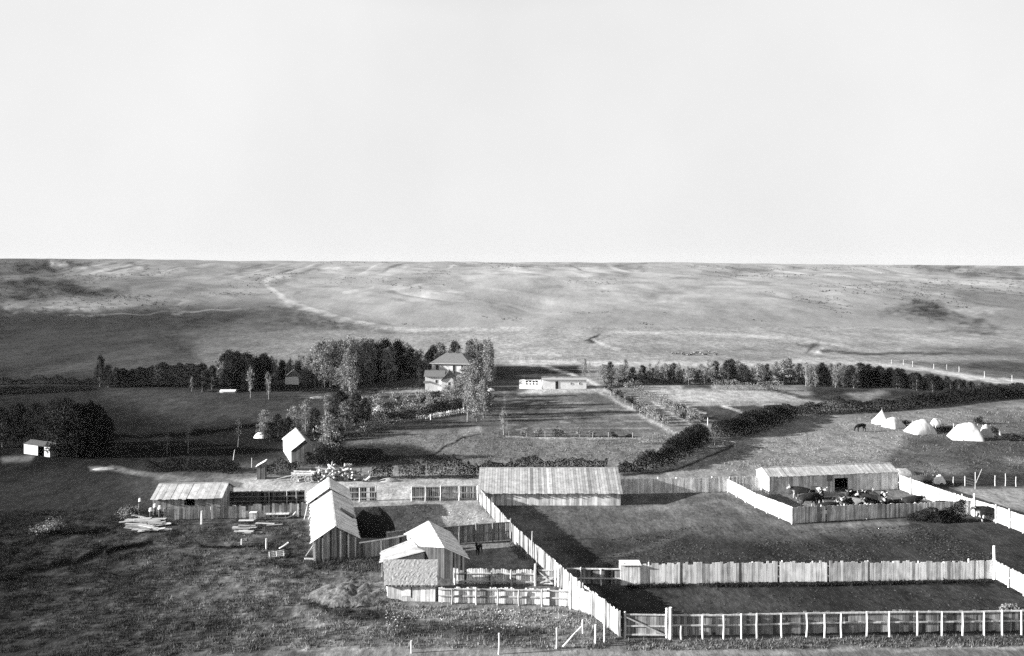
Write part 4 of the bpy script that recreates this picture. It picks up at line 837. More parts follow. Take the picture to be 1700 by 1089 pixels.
fence('picket_fence', 'short pale picket fence at the upper end of the flower row', [(712, 696), (745, 690), (772, 685)], .95, mat='pale_wood', bw=.12, gap=.05, miss=.3, tone=1.0, posts=[(715, 697, 1.0), (745, 691, 1.1), (770, 686, 1.2)], rails=(.6,))
# dark trees of the middle ground, west of the shrub garden
for px, b, h, k, lb in [(563, 712, 62, 'D', 'dark tree at the left end of the flower bank'), (590, 706, 52, 'D', 'dark broad tree behind the white flower row'), (606, 702, 40, 'D', 'smaller dark tree beside the brightest bush'), (574, 715, 48, 'M', 'mid-toned bushy tree at the left end of the flower bank'), (550, 766, 76, 'M', 'light leafy tree leaning beside the log cabin'), (558, 762, 58, 'D', 'dark tree close behind the leaning tree by the cabin'),
    (438, 728, 46, 'M', 'light leafy tree above the pale heap on the west lawn'), (462, 724, 36, 'D', 'dark tree left of the cabin roof'), (488, 722, 46, 'M', 'taller light tree just left of the cabin roof'), (508, 716, 50, 'M', 'tallest light tree right behind the cabin roof'), (478, 732, 38, 'D', 'dark bush tree tucked behind the cabin roof'), (522, 726, 46, 'D', 'dark tree between the cabin roof and leaning tree'), (541, 700, 44, 'S', 'pale slim tree above the cabin on the lawn edge'), (448, 732, 30, 'D', 'low dark tree beside the pale heap'),
    (395, 742, 48, 'B', 'lone thin bare sapling on the dark west lawn'), (277, 754, 36, 'B', 'left thin bare sapling in the dark wet ground'), (312, 752, 48, 'B', 'taller thin bare sapling in the dark wet ground')]: tree(k, px, b, h, lb, None, 1.1)
hedge('dark thicket round the log cabin and the log heap', [(500, 775), (560, 778), (610, 775)], [1.5, 2.6, 1.8], [3, 4, 3], dens=12, leaf=.36); hedge('dark thicket between privy and cabin', [(436, 792), (470, 786), (500, 782)], [1.5, 1.7, 1.2], 2.5, dens=14)
hedge('low dark scrub strip left of the privy', [(240, 785), (300, 784), (385, 788)], [1.4, 1.9, 1.4], [3, 4, 3], dens=16)
hedge('dark leafy bank between the shrub garden and leaning tree', [(545, 735), (600, 730), (650, 720)], [1.2, 1.0, .7], 2, dens=14)
for (a, b), hh, lb in [(((615, 796), (648, 797)), 2.0, 'dark bush row just right of the log heap'), (((660, 796), (705, 796)), 2.0, 'short dark bush row left of the gap before the barn'), (((708, 796), (790, 796)), [2.5, 2.4], 'long dark bush row behind the grey panel fence'), (((792, 790), (905, 786)), 2.0, 'dark bush row showing above the big barn roof, west half'), (((905, 786), (1010, 786)), 1.7, 'lower dark bush row above the big barn roof, east half')]:
    hedge(lb, [a, b], hh, 2.0, dens=24, leaf=.3, spikes=True, zvar=.2)
# great dark trees at the western edge
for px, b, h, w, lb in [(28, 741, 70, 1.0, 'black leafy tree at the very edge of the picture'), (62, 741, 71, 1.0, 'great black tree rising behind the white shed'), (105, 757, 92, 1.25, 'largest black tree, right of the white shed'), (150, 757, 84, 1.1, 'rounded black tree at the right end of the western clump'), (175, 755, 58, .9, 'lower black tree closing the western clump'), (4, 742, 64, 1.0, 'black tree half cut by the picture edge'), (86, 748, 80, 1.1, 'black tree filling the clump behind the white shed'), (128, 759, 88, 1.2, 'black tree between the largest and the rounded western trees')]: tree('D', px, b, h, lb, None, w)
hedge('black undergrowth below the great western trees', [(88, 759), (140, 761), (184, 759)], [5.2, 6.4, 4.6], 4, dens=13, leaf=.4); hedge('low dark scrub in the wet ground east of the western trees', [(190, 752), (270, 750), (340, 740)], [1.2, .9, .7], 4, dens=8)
# east: shelter belt, hedges of the creek
for i in range(88):
    px = 1002 + (i + R_.random()) * 3.9; b = R_.uniform(630, 639); h = b - np.interp(px, [1000, 1030, 1060, 1170, 1200, 1260, 1340], [600, 607, 609, 602, 600, 606, 603]) + R_.uniform(-9, 9)
    k = R_.choice('PPMMDS'); tree(k, px, b, max(11, h * R_.uniform(.68, 1.08)), {'P': 'narrow tree in the shelter belt beyond the garden plots', 'M': 'round light tree in the shelter belt beyond the garden plots', 'S': 'thin sapling in the shelter belt beyond the garden plots', 'D': 'dark tree in the shelter belt beyond the garden plots'}[k], {'P': 'narrow belt trees', 'M': 'round belt trees', 'S': 'belt saplings', 'D': 'dark belt trees'}[k], 1.25)
hedge('dark undergrowth at the foot of the shelter belt', [(1010, 641), (1150, 639), (1330, 638), (1440, 645)], 1.6, 2.2, dens=16, leaf=.34)
for i in range(84):
    px = 1335 + (i + R_.random()) * 4.9; b = np.interp(px, [1330, 1440, 1560, 1700, 1760], [640, 642, 648, 656, 660]) + R_.uniform(-5, 3); h = b - np.interp(px, [1330, 1370, 1430, 1480, 1520, 1600, 1640, 1700, 1760], [612, 602, 604, 612, 618, 632, 640, 645, 650]) + R_.uniform(-4, 6)
    k = 'D' if R_.random() < (.35 if px < 1420 else .9) else 'P'; tree(k, px, b, max(12, h * .9), 'dark tree massed in the eastern belt by the pale road' if k == 'D' else 'lighter narrow tree among the dark eastern belt', 'dark trees of the eastern belt' if k == 'D' else 'lighter trees of the eastern belt', 1.35)
for px, b, h, k, lb in [(1338, 641, 40, 'S', 'pale forked tree at the near end of the eastern belt'), (1312, 636, 26, 'M', 'small round tree in the gap before the eastern belt'), (1290, 634, 24, 'M', 'small pale-stemmed tree left of the belt gap'), (970, 626, 30, 'P', 'loose tree standing alone behind the garden path'), (978, 624, 22, 'S', 'thin sapling beside the lone path tree')]: tree(k, px, b, h, lb)
hedge('tangled light scrub between the stubble and the belt', [(1180, 648), (1250, 650), (1300, 652)], 1.8, 3.5, 'leaf', dens=9, leaf=.3)
hedge('dark creek hedge curving up from the big barn', [(1034, 789), (1075, 785), (1120, 773), (1155, 755), (1176, 740), (1184, 730)], [1.4, 2.2, 2.6, 3.2, 2.8, 2.0], [2, 2.5, 3, 4, 4, 3], dens=18, leaf=.34, spikes=True, zvar=.18)
hedge('lighter low hedge along the lower edge of the garden', [(1058, 738), (1095, 740), (1140, 738)], [1.7, 1.8, 2.1], 1.8, 'leaf', dens=20, leaf=.26)
hedge('dark creek hedge beyond the footbridge', [(1182, 728), (1215, 729), (1260, 722), (1300, 706), (1335, 694)], [2.0, 3.0, 3.1, 2.8, 2.2], [2, 4, 5.5, 5.5, 5], dens=12, leaf=.38, zvar=.2)
hedge('dark creek hedge behind the tents, near length', [(1335, 692), (1390, 688), (1440, 686)], [1.9, 2.5, 1.6], [4, 5, 4], dens=8, leaf=.4, zvar=.34); hedge('dark creek hedge behind the tents, far length', [(1440, 686), (1520, 680), (1620, 668), (1720, 660)], [1.6, 2.3, 2.7, 2.6], [4, 5, 6, 6], dens=6, leaf=.45, zvar=.15)
# saplings and bushes of the garden rows
for j, (a, b, n) in enumerate([((1010, 648), (1108, 708), 22), ((1050, 645), (1150, 705), 14), ((1100, 668), (1165, 702), 11), ((1005, 642), (1060, 644), 8)]):
    for i in range(n):
        t = (i + R_.random() * .8) / n; px = a[0] + (b[0] - a[0]) * t; py = a[1] + (b[1] - a[1]) * t + R_.uniform(-1.5, 1.5); m = R_.choice(('leaf', 'leaf', 'leaf_pale', 'leaf_dark'))
        shrub(px, py, R_.uniform(1.1, 2.1), R_.uniform(1.1, 2.5), 'small leafy bush in the %s row of the kitchen garden' % ('path-side', 'middle', 'short', 'upper')[j], m, 'bushes of the garden row ' + ('by the path', 'in the middle', 'below the stubble', 'at the top')[j], n=230, leaf=.22)
for i, (px, w, h, m) in enumerate([(870, 1.0, 1.3, 'leaf'), (893, 1.3, 1.5, 'leaf'), (928, 2.0, 1.7, 'leaf_dark'), (960, 1.5, 1.8, 'leaf'), (982, 1.0, 1.3, 'leaf'), (1018, 1.4, .9, 'leaf_dark'), (1042, 1.6, .6, 'leaf_dark')]):
    shrub(px, 725, w, h, ('thin bush at the lower left of the crop field', 'small spreading bush second along the crop field edge', 'darkest round bush in the middle of the crop field edge', 'tall loose bush right of the darkest round bush', 'thin bush towards the right of the crop field edge', 'low dark bush on the bank below the field', 'flattest dark bush at the right end of the field bank')[i], m, n=200, leaf=.22)
for i, px in enumerate((1118, 1135, 1143, 1150, 1158, 1168, 1176, 1186)): shrub(px, 588 + R_.uniform(-2, 2), 1.4 + R_.random() * 2.0, .5 + R_.random() * .6, 'small dark scrub bush on the pale valley floor', 'leaf', 'scrub bushes on the valley floor', n=90, leaf=.5)
for k in list(PRO.values()):
    for o in k:
        for c in list(o.children): bpy.data.objects.remove(c)
        bpy.data.objects.remove(o)
# ------------------------------------------------------------------ cattle and horses
def skin_mesh(name, pts, edges, rad, paint, mat, sub=2):
    me = bpy.data.meshes.new('skeleton'); me.from_pydata(pts, edges, []); o = bpy.data.objects.new('skeleton', me); COL.objects.link(o)
    o.modifiers.new('skin', 'SKIN'); m2 = o.modifiers.new('sub', 'SUBSURF'); m2.levels = m2.render_levels = sub
    for i, r in enumerate(rad):
        sv = me.skin_vertices[0].data[i]; sv.radius = r if isinstance(r, tuple) else (r, r); sv.use_root = (i == 0)
    dg = bpy.context.evaluated_depsgraph_get(); out = bpy.data.meshes.new_from_object(o.evaluated_get(dg)); bpy.data.objects.remove(o); bpy.data.meshes.remove(me)
    out.name = name; out.materials.clear(); out.materials.append(mat)
    co = np.zeros(len(out.vertices) * 3); out.vertices.foreach_get('co', co); co = co.reshape(-1, 3)
    if 'tone' in out.attributes: out.attributes.remove(out.attributes['tone'])
    a = out.attributes.new('tone', 'FLOAT', 'POINT'); a.data.foreach_set('value', paint(co).astype(np.float32)); out.shade_smooth(); return out
def cow_proto(head='up', coat='faced', lying=False, seed=0):
    dz = -.62 if lying else 0
    P = [(-.72, 0, 1.08), (-.1, 0, 1.02), (.5, 0, 1.06)]; R = [(.3, .34), (.37, .42), (.31, .38)]; E = [(0, 1), (1, 2)]
    def add(p, r, j): P.append(p); R.append(r); E.append((j, len(P) - 1)); return len(P) - 1
    if head == 'up': k = add((.88, .03, 1.22), (.17, .22), 2); k = add((1.12, .06, 1.3), (.14, .16), k); k = add((1.4, .1, 1.12), (.09, .1), k); hp = (1.12, .06, 1.3)
    else: k = add((.9, .05, .98), (.17, .2), 2); k = add((1.18, .1, .72), (.13, .15), k); k = add((1.32, .14, .42), (.085, .095), k); hp = (1.18, .1, .72)
    for s in (-1, 1):
        if lying:
            j = add((.52, .2 * s, .78), .14, 2); j = add((.62, .34 * s, .72), .09, j); add((.3, .42 * s, .68), .07, j)
            j = add((-.6, .24 * s, .8), .17, 0); j = add((-.2, .42 * s, .76), .1, j); add((-.5, .46 * s, .68), .07, j)
        else:
            f = .09 * s * (1 if seed % 2 else -1)
            j = add((.5, .19 * s, .74), .13, 2); j = add((.52 + f, .2 * s, .42), .075, j); add((.5 + f * 1.6, .2 * s, .04), .06, j)
            j = add((-.68, .21 * s, .8), .18, 0); j = add((-.58 - f, .22 * s, .6), .12, j); j = add((-.82 - f, .21 * s, .38), .065, j); add((-.76 - f * 1.3, .21 * s, .04), .055, j)
    j = add((-1.0, 0, 1.2), .05, 0); j = add((-1.1, .02, .85), .03, j); add((-1.08, .03, .45), .045, j)
    P = [(x, y, z + dz) for x, y, z in P]
    def paint(c):
        t = np.full(len(c), 1.0); x, y, z = c[:, 0], c[:, 1], c[:, 2] - dz
        if coat in ('faced', 'pied'):
            t[(x > (1.08 if head == 'up' else 1.12))] = 17; t[(z < .7) & (abs(y) < .2) & (x > -.3) & (x < .9)] = 13
            t[(z < .3)] = 16; t[(z < .62) & (x < -1.02)] = 12; t[(x > .62) & (x < 1.0) & (z < 1.0)] = 13
        if coat == 'pied': t[vnoise(x * 2.6 + seed, y * 1.4 + z * 2.6, seed) > .62] = 17
        if coat == 'roan': t[:] = 5
        return t
    root = thing('cow', None, 'cow', (0, 0, 0)); body = skin_mesh('body', P, E, R, paint, M['hide']); link('body', body, root)
    hx, hy, hz = hp[0], hp[1], hp[2] + dz
    for s in (-1, 1):
        mb = MB(); mb.tube([(hx - .02, hy + .1 * s, hz + .12), (hx, hy + .24 * s, hz + .18), (hx + .05, hy + .3 * s, hz + .3)], [.03, .022, .008], 6, 1.0); link('horn', mb.mesh('horn', M['horn']), root)
        mb = MB(); mb.tube([(hx - .06, hy + .11 * s, hz + .07), (hx - .1, hy + .22 * s, hz + .06), (hx - .1, hy + .3 * s, hz + .03)], [.035, .05, .012], 6, 1.5 if coat != 'faced' else 8); link('ear', mb.mesh('ear', M['hide']), root)
    return root
COW = {(h, c, l): cow_proto(h, c, l, i) for i, (h, c, l) in enumerate([('up', 'faced', False), ('down', 'faced', False), ('up', 'pied', False), ('down', 'pied', False), ('up', 'dark', False), ('up', 'roan', False), ('up', 'faced', True), ('up', 'dark', True)])}
def cow(px, py, rz, key, label, sc=1.0): return copy_tree(COW[key], v3(W(px, py)), math.radians(rz), sc, label, 'cattle in the pen')
UF, DF, UP_, DP, UD, UR, LF, LD = list(COW)
for px, py, rz, k, lb in [
    (1328, 829, 170, UF, 'dark cow nearest the far left corner of the pen, white face to the bright fence'), (1343, 842, 5, UF, 'big dark cow in side view standing in front of the far-left cow'),
    (1357, 829, -70, UP_, 'pied cow facing the viewer beside the feed trough'), (1362, 838, 60, UF, 'dark cow with only its white face showing beyond the big dark cow'),
    (1322, 858, 10, LD, 'black cow lying in the near pen corner behind the grey fence'), (1371, 857, 0, UD, 'black cow standing close behind the grey fence beside the pen gate'),
    (1393, 843, -100, UF, 'dark white-legged cow facing the viewer below the barn doorway'), (1404, 846, 190, DP, 'pied cow with lowered head in the crowd below the doorway'), (1411, 834, -120, UD, 'black cow at the back of the crowd by the doorway'),
    (1418, 846, -60, UR, 'pale brown cow in the front of the crowded cattle'), (1424, 838, 30, UF, 'dark cow angled to the right in the middle of the crowd'), (1432, 834, -10, UF, 'dark cow in side view along the back of the crowd'), (1434, 846, -95, DF, 'white-faced cow with lowered head at the crowd front'),
    (1443, 842, 160, UF, 'dark cow in side view towards the right of the crowd'), (1451, 838, 100, DF, 'white-legged cow turned away near the right of the crowd'), (1460, 843, -90, UF, 'rightmost upright white-faced cow of the crowd'), (1467, 836, -110, UP_, 'pied cow at the right end of the crowd against the barn wall'),
    (1482, 842, 15, LF, 'white-faced cow lying right of the crowd'), (1500, 844, 170, LD, 'black cow lying beyond the dark heaps'), (1515, 846, 0, UF, 'dark cow with its white face beside the pale pen wall'), (1572, 853, 175, UD, 'black cow whose back shows over the dark heaps'),
    (1636, 866, 178, UF, 'lone dark cow outside the pen against the bright fence')]: cow(px, py, rz, k, lb, R_.uniform(1.06, 1.2) * (1.12 if px in (1343, 1636) else 1))
for o in list(COW.values()):
    for c in list(o.children): bpy.data.objects.remove(c)
    bpy.data.objects.remove(o)
def horse(px, py, rz, label, name='horse', cat='horse', sc=1.0, grazing=True):
    P = [(-.65, 0, 1.2), (-.05, 0, 1.15), (.5, 0, 1.2)]; R = [(.25, .3), (.27, .31), (.23, .3)]; E = [(0, 1), (1, 2)]
    def add(p, r, j): P.append(p); R.append(r); E.append((j, len(P) - 1)); return len(P) - 1
    if grazing: k = add((.95, 0, .95), (.12, .19), 2); k = add((1.2, 0, .55), (.09, .13), k); k = add((1.28, 0, .22), (.07, .09), k)
    else: k = add((.85, 0, 1.6), (.12, .19), 2); k = add((1.0, 0, 1.85), (.1, .13), k); k = add((1.35, 0, 1.62), (.07, .09), k)
    for s in (-1, 1):
        j = add((.48, .15 * s, .85), .12, 2); j = add((.5 + .06 * s, .15 * s, .5), .07, j); add((.48 + .1 * s, .15 * s, .05), .06, j)
        j = add((-.62, .16 * s, .95), .16, 0); j = add((-.52, .17 * s, .75), .11, j); j = add((-.75 - .08 * s, .16 * s, .5), .06, j); add((-.68 - .1 * s, .16 * s, .05), .055, j)
    j = add((-.92, 0, 1.25), .05, 0); j = add((-1.02, 0, .9), .06, j); add((-1.0, 0, .5), .03, j)
    r = thing(name, label, cat, v3(W(px, py)), rz=math.radians(rz)); r.scale = (sc, sc, sc)
    link('body', skin_mesh('body', P, E, R, lambda c: np.full(len(c), .8), M['hide']), r)
    hp = P[4]; 
    for s in (-1, 1):
        mb = MB(); mb.tube([(hp[0] - .02, .06 * s, hp[2] + .1), (hp[0] - .02, .08 * s, hp[2] + .24)], [.04, .008], 6); link('ear', mb.mesh('ear', M['hide']), r)
    mb = MB(); mb.tube([(.55, 0, 1.5 if not grazing else 1.42), ((.55 + hp[0]) / 2 - .08, 0, (1.4 + hp[2]) / 2 + .1), (hp[0] - .08, 0, hp[2] + .1)], [.05, .07, .04], 6, .6); link('mane', mb.mesh('mane', M['hide']), r); return r
horse(1429, 717, 195, 'dark horse grazing alone on the meadow left of the tents', sc=1.05)
horse(795, 921, 250, 'dark foal standing in the small pen below the dark fence', 'foal', 'foal', .72, False)

# ------------------------------------------------------------------ tents and camp
def tent(px, py, w, d, eave, ridge, label, rz=0.0, kind='wall', tone=1.0):
    r = thing('tent', label, 'tent', v3(W(px, py)), 'white tents of the camp', math.radians(rz)); mb = MB(); n = 7
    if kind == 'lump':
        n1, n2 = 26, 20; u = np.linspace(-1, 1, n1); v = np.linspace(-1, 1, n2); U, V_ = np.meshgrid(u, v)
        sd = int(px); Zt = ridge * np.clip(1 - np.abs(V_) ** 1.6, 0, 1) ** .62 * np.clip(1 - np.abs(U) ** 2.4, 0, 1) ** .55 * (1 + .2 * (U * R_.choice((-1, 1)))) + (fbm(U * 2.2 + sd, V_ * 2.2, 3, 4) - .5) * .5 * ridge * np.clip(1.1 - np.maximum(abs(U), abs(V_)), 0, .5)
        Xt = U * w / 2 * (1 + .12 * (fbm(V_ * 1.5 + sd, U, 5, 2) - .5)); Yt = V_ * d / 2; i = np.arange(n1 * n2).reshape(n2, n1)
        Q = np.stack([i[:-1, :-1], i[:-1, 1:], i[1:, 1:], i[1:, :-1]], -1).reshape(-1, 4); me = bpy.data.meshes.new('canvas'); set_quads(me, np.stack([Xt, Yt, np.maximum(Zt, 0)], -1).reshape(-1, 3), Q)
        a = me.attributes.new('tone', 'FLOAT', 'FACE'); a.data.foreach_set('value', (tone * RNG.uniform(.93, 1.04, len(Q))).astype(np.float32)); me.materials.append(M['canvas']); me.shade_smooth(); link('canvas', me, r)
        for x in (-w * .36, w * .36):
            mb = MB(); mb.tube([(x, 0, 0), (x, 0, ridge * .98)], [.05, .04], 6); link('pole', mb.mesh('pole', M['wood']), r)
        return r
    if kind == 'bell':
        ring = [(math.cos(2 * math.pi * k / 14) * w / 2, math.sin(2 * math.pi * k / 14) * w / 2) for k in range(14)]
        lv = [(1.0, 0), (.97, eave), (.5, eave + (ridge - eave) * .45), (.03, ridge)]
        for (s0, z0), (s1, z1) in zip(lv, lv[1:]):
            for k in range(14):
                a, b = ring[k], ring[(k + 1) % 14]; mb.face([(a[0] * s0, a[1] * s0, z0), (b[0] * s0, b[1] * s0, z0), (b[0] * s1, b[1] * s1, z1), (a[0] * s1, a[1] * s1, z1)], tone * R_.uniform(.95, 1.03))
        link('canvas', mb.mesh('canvas', M['canvas']), r)
        mb = MB(); mb.tube([(0, 0, 0), (0, 0, ridge + .25)], [.05, .04], 6); link('pole', mb.mesh('pole', M['wood']), r)
    else:
        X = [-w / 2 + w * i / n for i in range(n + 1)]; sag = lambda i: .12 * math.sin(math.pi * i / n)
        rows = []
        for i, x in enumerate(X):
            k = sag(i); rows.append([(x * 1.03, -d / 2 * 1.05, 0), (x, -d / 2, eave - k * .5), (x, -d / 4, (eave + ridge) / 2 - k * 1.3), (x, 0, ridge - k), (x, d / 4, (eave + ridge) / 2 - k * 1.3), (x, d / 2, eave - k * .5), (x * 1.03, d / 2 * 1.05, 0)])
        for p, q in zip(rows, rows[1:]):
            for a in range(6): mb.face([p[a], q[a], q[a + 1], p[a + 1]], tone * R_.uniform(.93, 1.03))
        for e, sg in ((rows[0], 1), (rows[-1], -1)): mb.face(e[::sg], tone * .97)
        link('canvas', mb.mesh('canvas', M['canvas']), r)
        for x in (-w / 2 + .05, w / 2 - .05):
            mb = MB(); mb.tube([(x, 0, 0), (x, 0, ridge + .18)], [.05, .04], 6); link('pole', mb.mesh('pole', M['wood']), r)
        mb = MB()
        for x in (-w / 2, 0, w / 2):
            for s in (-1, 1): mb.tube([(x, s * d / 2, eave), (x, s * (d / 2 + .9), 0)], [.012, .012], 4)
        link('guy_rope', mb.mesh('guy_rope', M['wood']), r)
    return r
tent(1464, 703, 3.7, 3.4, .5, 2.45, 'pointed white tent at the left end of the camp', 0, 'bell')
tent(1484, 709, 3.2, 3.2, .45, 1.8, 'white rounded tent overlapping the pointed one', 28, 'lump')
tent(1527, 718, 4.2, 4.0, .55, 2.2, 'broad white sagging tent in the middle of the camp', 14, 'lump')
tent(1556, 709, 2.3, 2.2, .5, 1.5, 'small low white tent behind the broad middle tent', 10, 'lump')
tent(1547, 714, 1.1, 1.1, .5, 1.2, 'tiny white tent beside the broad middle tent', 0, 'lump')
tent(1603, 728, 5.2, 4.4, .8, 2.6, 'largest white sagging tent of the camp', -14, 'lump')
tent(1638, 725, 1.9, 1.7, 1.0, 2.1, 'narrow upright white tent right of the largest', 0, 'lump', .85)
shrub(1501, 708, 2.0, 1.3, 'dark bush between pointed tents and broad tent', 'leaf_dark'); shrub(1568, 715, 3.2, 1.1, 'wide dark bush behind the broad middle tent', 'leaf_dark'); shrub(1624, 704, 1.6, 1.6, 'dark bush behind the right shoulder of the largest tent', 'leaf_dark'); shrub(1651, 722, 1.4, 1.4, 'dark bush against the narrow upright tent', 'leaf_dark')
tent(1660, 729, .6, .6, .7, 1.2, 'low pale canvas bundle near the camp end', 0, 'bell', .6)
for i, (px, w) in enumerate([(1672, 1.6), (1690, 2.2)]): shrub(px, 731, w, .9, ('small dark bush past the canvas bundle', 'wider dark bush at the picture edge past the camp')[i], 'leaf_dark')
def wagon(px, py, label, rz=0.0, name='wagon', L=4.0):
    r = thing(name, label, 'wagon', v3(W(px, py)), None, math.radians(rz)); mb = MB()
    mb.box((0, 0, .95), L, 1.1, .1, 0, 1.2)
    for s in (-1, 1): mb.box((0, .55 * s, 1.25), L, .06, .12, 0, 1.8)
    for k in range(6):
        for s in (-1, 1): mb.box((-L / 2 + .1 + k * (L - .2) / 5, .55 * s, 1.1), .06, .06, .3, 0, 1.2)
    link('bed', mb.mesh('bed', M['wood']), r)
    for x, rr in ((-L * .33, .5), (L * .33, .44)):
        for s in (-1, 1):
            mb = MB(); c = Vector((x, .72 * s, rr)); ring = [c + Vector((math.cos(a), 0, math.sin(a))) * rr for a in [2 * math.pi * k / 16 for k in range(17)]]; mb.tube(ring, [.045] * 17, 5, 1.0, False)
            for k in range(8): a = math.pi * k / 8; mb.beam(c + Vector((math.cos(a), 0, math.sin(a))) * rr, c - Vector((math.cos(a), 0, math.sin(a))) * rr, .04, .04, 1)
            mb.tube([c - Vector((0, .08, 0)), c + Vector((0, .08, 0))], [.08, .08], 8); link('wheel', mb.mesh('wheel', M['wood']), r)
        mb = MB(); mb.tube([(x, -.72, rr), (x, .72, rr)], [.05, .05], 6); link('axle', mb.mesh('axle', M['wood']), r)
    mb = MB(); mb.beam((L / 2, 0, .8), (L / 2 + 2.2, 0, .25), .08, .08); link('shaft', mb.mesh('shaft', M['wood']), r); return r
wagon(503, 799, 'empty farm wagon standing left of the log heap', 175, L=3.0)

# ------------------------------------------------------------------ log heap, planks and yard clutter
C0 = W(556, 800)
def log_mesh(L, r):
    mb = MB(); k = R_.uniform(.2, .75); mb.tube([(-L / 2, 0, 0), (0, 0, R_.uniform(-.05, .05)), (L / 2, 0, 0)], [r, r * .95, r * .85], 8, k); mb.t[-2:] = [1.0, 1.0]; return mb.mesh('log', M['pale_wood'])
LOGS = [log_mesh(R_.uniform(1.2, 2.6), R_.uniform(.09, .17)) for _ in range(10)]
for i in range(120):
    t = R_.uniform(-1, 1); q = R_.random(); top = 1.75 * (1 - abs(t) ** 1.8) * (1 - .35 * (t > .3)) + .1; z = top * q
    o = link('firewood_log', R_.choice(LOGS), None, (C0.x + t * 4.3, C0.y + 1.2 + (R_.random() - .5) * 2.4 * (1 - q * .7), z + .12)); o.rotation_euler = (0, R_.uniform(-.75, .75), R_.uniform(0, 6.28))
    tag(o, 'sawn log in the pale heap of logs beside the road', 'log', 'logs heaped beside the road')
mb = MB(); n = 22
def mound(name, label, cat, px, py, w, d, h, mat, seed, rough=.28, hollow=0):
    p = W(px, py); N1, N2 = 46, 30; xs = np.linspace(-w / 2, w / 2, N1); ys = np.linspace(-d / 2, d / 2, N2); X, Y = np.meshgrid(xs, ys)
    r2 = np.sqrt((X / (w / 2)) ** 2 + (Y / (d / 2)) ** 2) + (fbm(X / 1.5, Y / 1.5, seed, 3) - .5) * .35
    Z = h * np.clip(1 - r2 ** 2, -.02, 1) ** .75 if hollow == 0 else h * np.clip(1 - r2 ** 3, 0, 1)
    Z = np.nan_to_num(Z, nan=0) + (fbm(X / .7 + 3, Y / .7, seed + 4, 4) - .5) * rough * np.clip(1.15 - r2, 0, 1) * 2; Z = np.where(r2 > 1, -.08, Z)
    V = np.stack([X + p.x, Y + p.y + d / 2, Z], -1).reshape(-1, 3); i = np.arange(N1 * N2).reshape(N2, N1)
    Q = np.stack([i[:-1, :-1], i[:-1, 1:], i[1:, 1:], i[1:, :-1]], -1).reshape(-1, 4); keep = V[Q][:, :, 2].max(1) > -.07; Q = Q[keep]
    u, inv = np.unique(Q.ravel(), return_inverse=True); me = bpy.data.meshes.new(name); set_quads(me, V[u] - np.array([p.x, p.y, 0]), inv.reshape(Q.shape))
    a = me.attributes.new('tone', 'FLOAT', 'FACE'); a.data.foreach_set('value', RNG.uniform(.75, 1.25, len(Q)).astype(np.float32)); me.materials.append(M[mat]); me.shade_smooth()
    return tag(link(name, me, None, v3(p)), label, cat)
mound('dirt_heap', 'broad low heap of dirt and litter beside the sod-roofed shed', 'heap', 584, 1009, 8.6, 6.0, .85, 'dung', 3, .55)
mound('haystack', 'black rounded haystack in the shade of the old barn', 'haystack', 614, 893, 4.9, 3.8, 2.75, 'hay', 8, .2, 1)
mound('dung_heap', 'dark heap against the right end of the pen fence', 'heap', 1574, 868, 4.2, 1.6, 1.2, 'hay', 15, .55)
hedge('black weedy brush along the right end of the pen fence', [(1506, 866), (1530, 868), (1560, 870), (1608, 868)], [.5, .9, 1.4, 1.5], 1.3, dens=110, leaf=.26, name='brush', cat='brush', zvar=.4)
mound('straw_heap', 'flat pale straw heap behind the right end of the pen barn', 'heap', 1506, 790, 3.6, 2.5, .8, 'sod', 19, .15); mound('rubble_heap', 'small pale rubble heap by the wire fence posts', 'heap', 1564, 804, 1.7, 1.5, 1.0, 'white', 23, .35)
mound('straw_heap', 'pale low straw heap on the road beside the dark bush row', 'heap', 645, 801, 3.0, 1.5, .45, 'sod', 27, .1); mound('ash_heap', 'flat pale heap in the grass below the western trees', 'heap', 168, 781, 3.6, 1.4, .28, 'sod', 29, .1)
mound('pale_heap', 'pale heap under the light leafy tree on the west lawn', 'heap', 431, 728, 2.6, 1.5, .9, 'white', 33, .2); mound('canvas_bundle', 'rounded white canvas bundle between cabin roof and leaning tree', 'bundle', 526, 718, 1.8, 1.2, 1.35, 'canvas', 35, .15)
mound('straw_heap', 'bright straw heap on the lawn below the cottage', 'heap', 527, 662, 4.2, 2.6, .35, 'sod', 37, .1)
def plank(px, py, L, w, z, rz, rx, label, group, tone=1.0, mat='pale_wood', th=.06):
    mb = MB(); mb.box((0, 0, 0), L, w, th, 0, tone); o = link('plank', mb.mesh('plank', M[mat]), None, v3(W(px, py), z)); o.rotation_euler = (0, math.radians(rx), math.radians(rz)); return tag(o, label, 'plank', group)
for i in range(30): plank(243 + R_.uniform(-24, 24), 881 - (i % 6) * 3.3 + R_.uniform(-1.5, 1.5), R_.uniform(1.4, 3.2), R_.uniform(.4, .75), .1 + .05 * (i // 5), R_.uniform(-28, 28), R_.uniform(-5, 5), 'bright sawn plank in the loose stack on the west grass', 'planks stacked on the west grass', R_.uniform(.25, .7))
for i in range(12): plank(409 + R_.uniform(-10, 9), 886 - (i % 3) * 4.5, R_.uniform(1.2, 2.2), R_.uniform(.3, .5), .1 + .07 * (i // 3), R_.uniform(-12, 12), R_.uniform(-3, 3), 'bright board in the small pile below the white crate', 'boards below the white crate', R_.uniform(.25, .7))
plank(409, 869, 1.7, .5, .35, 3, 0, 'single broad board on trestle height under the white crate', None, .75); plank(440, 871, 2.2, .35, .15, -6, 0, 'pale board lying right of the white crate', None, .6); plank(456, 873, 1.8, .3, .12, 14, 0, 'grey board lying between crate and sled', None, .45)
plank(515, 932, 1.1, .5, .25, 20, 8, 'bright board on the ground at the old barn corner', None, .7); plank(471, 912, 1.1, .3, .4, 25, -28, 'tilted board propped on the old harrow', None, .8)
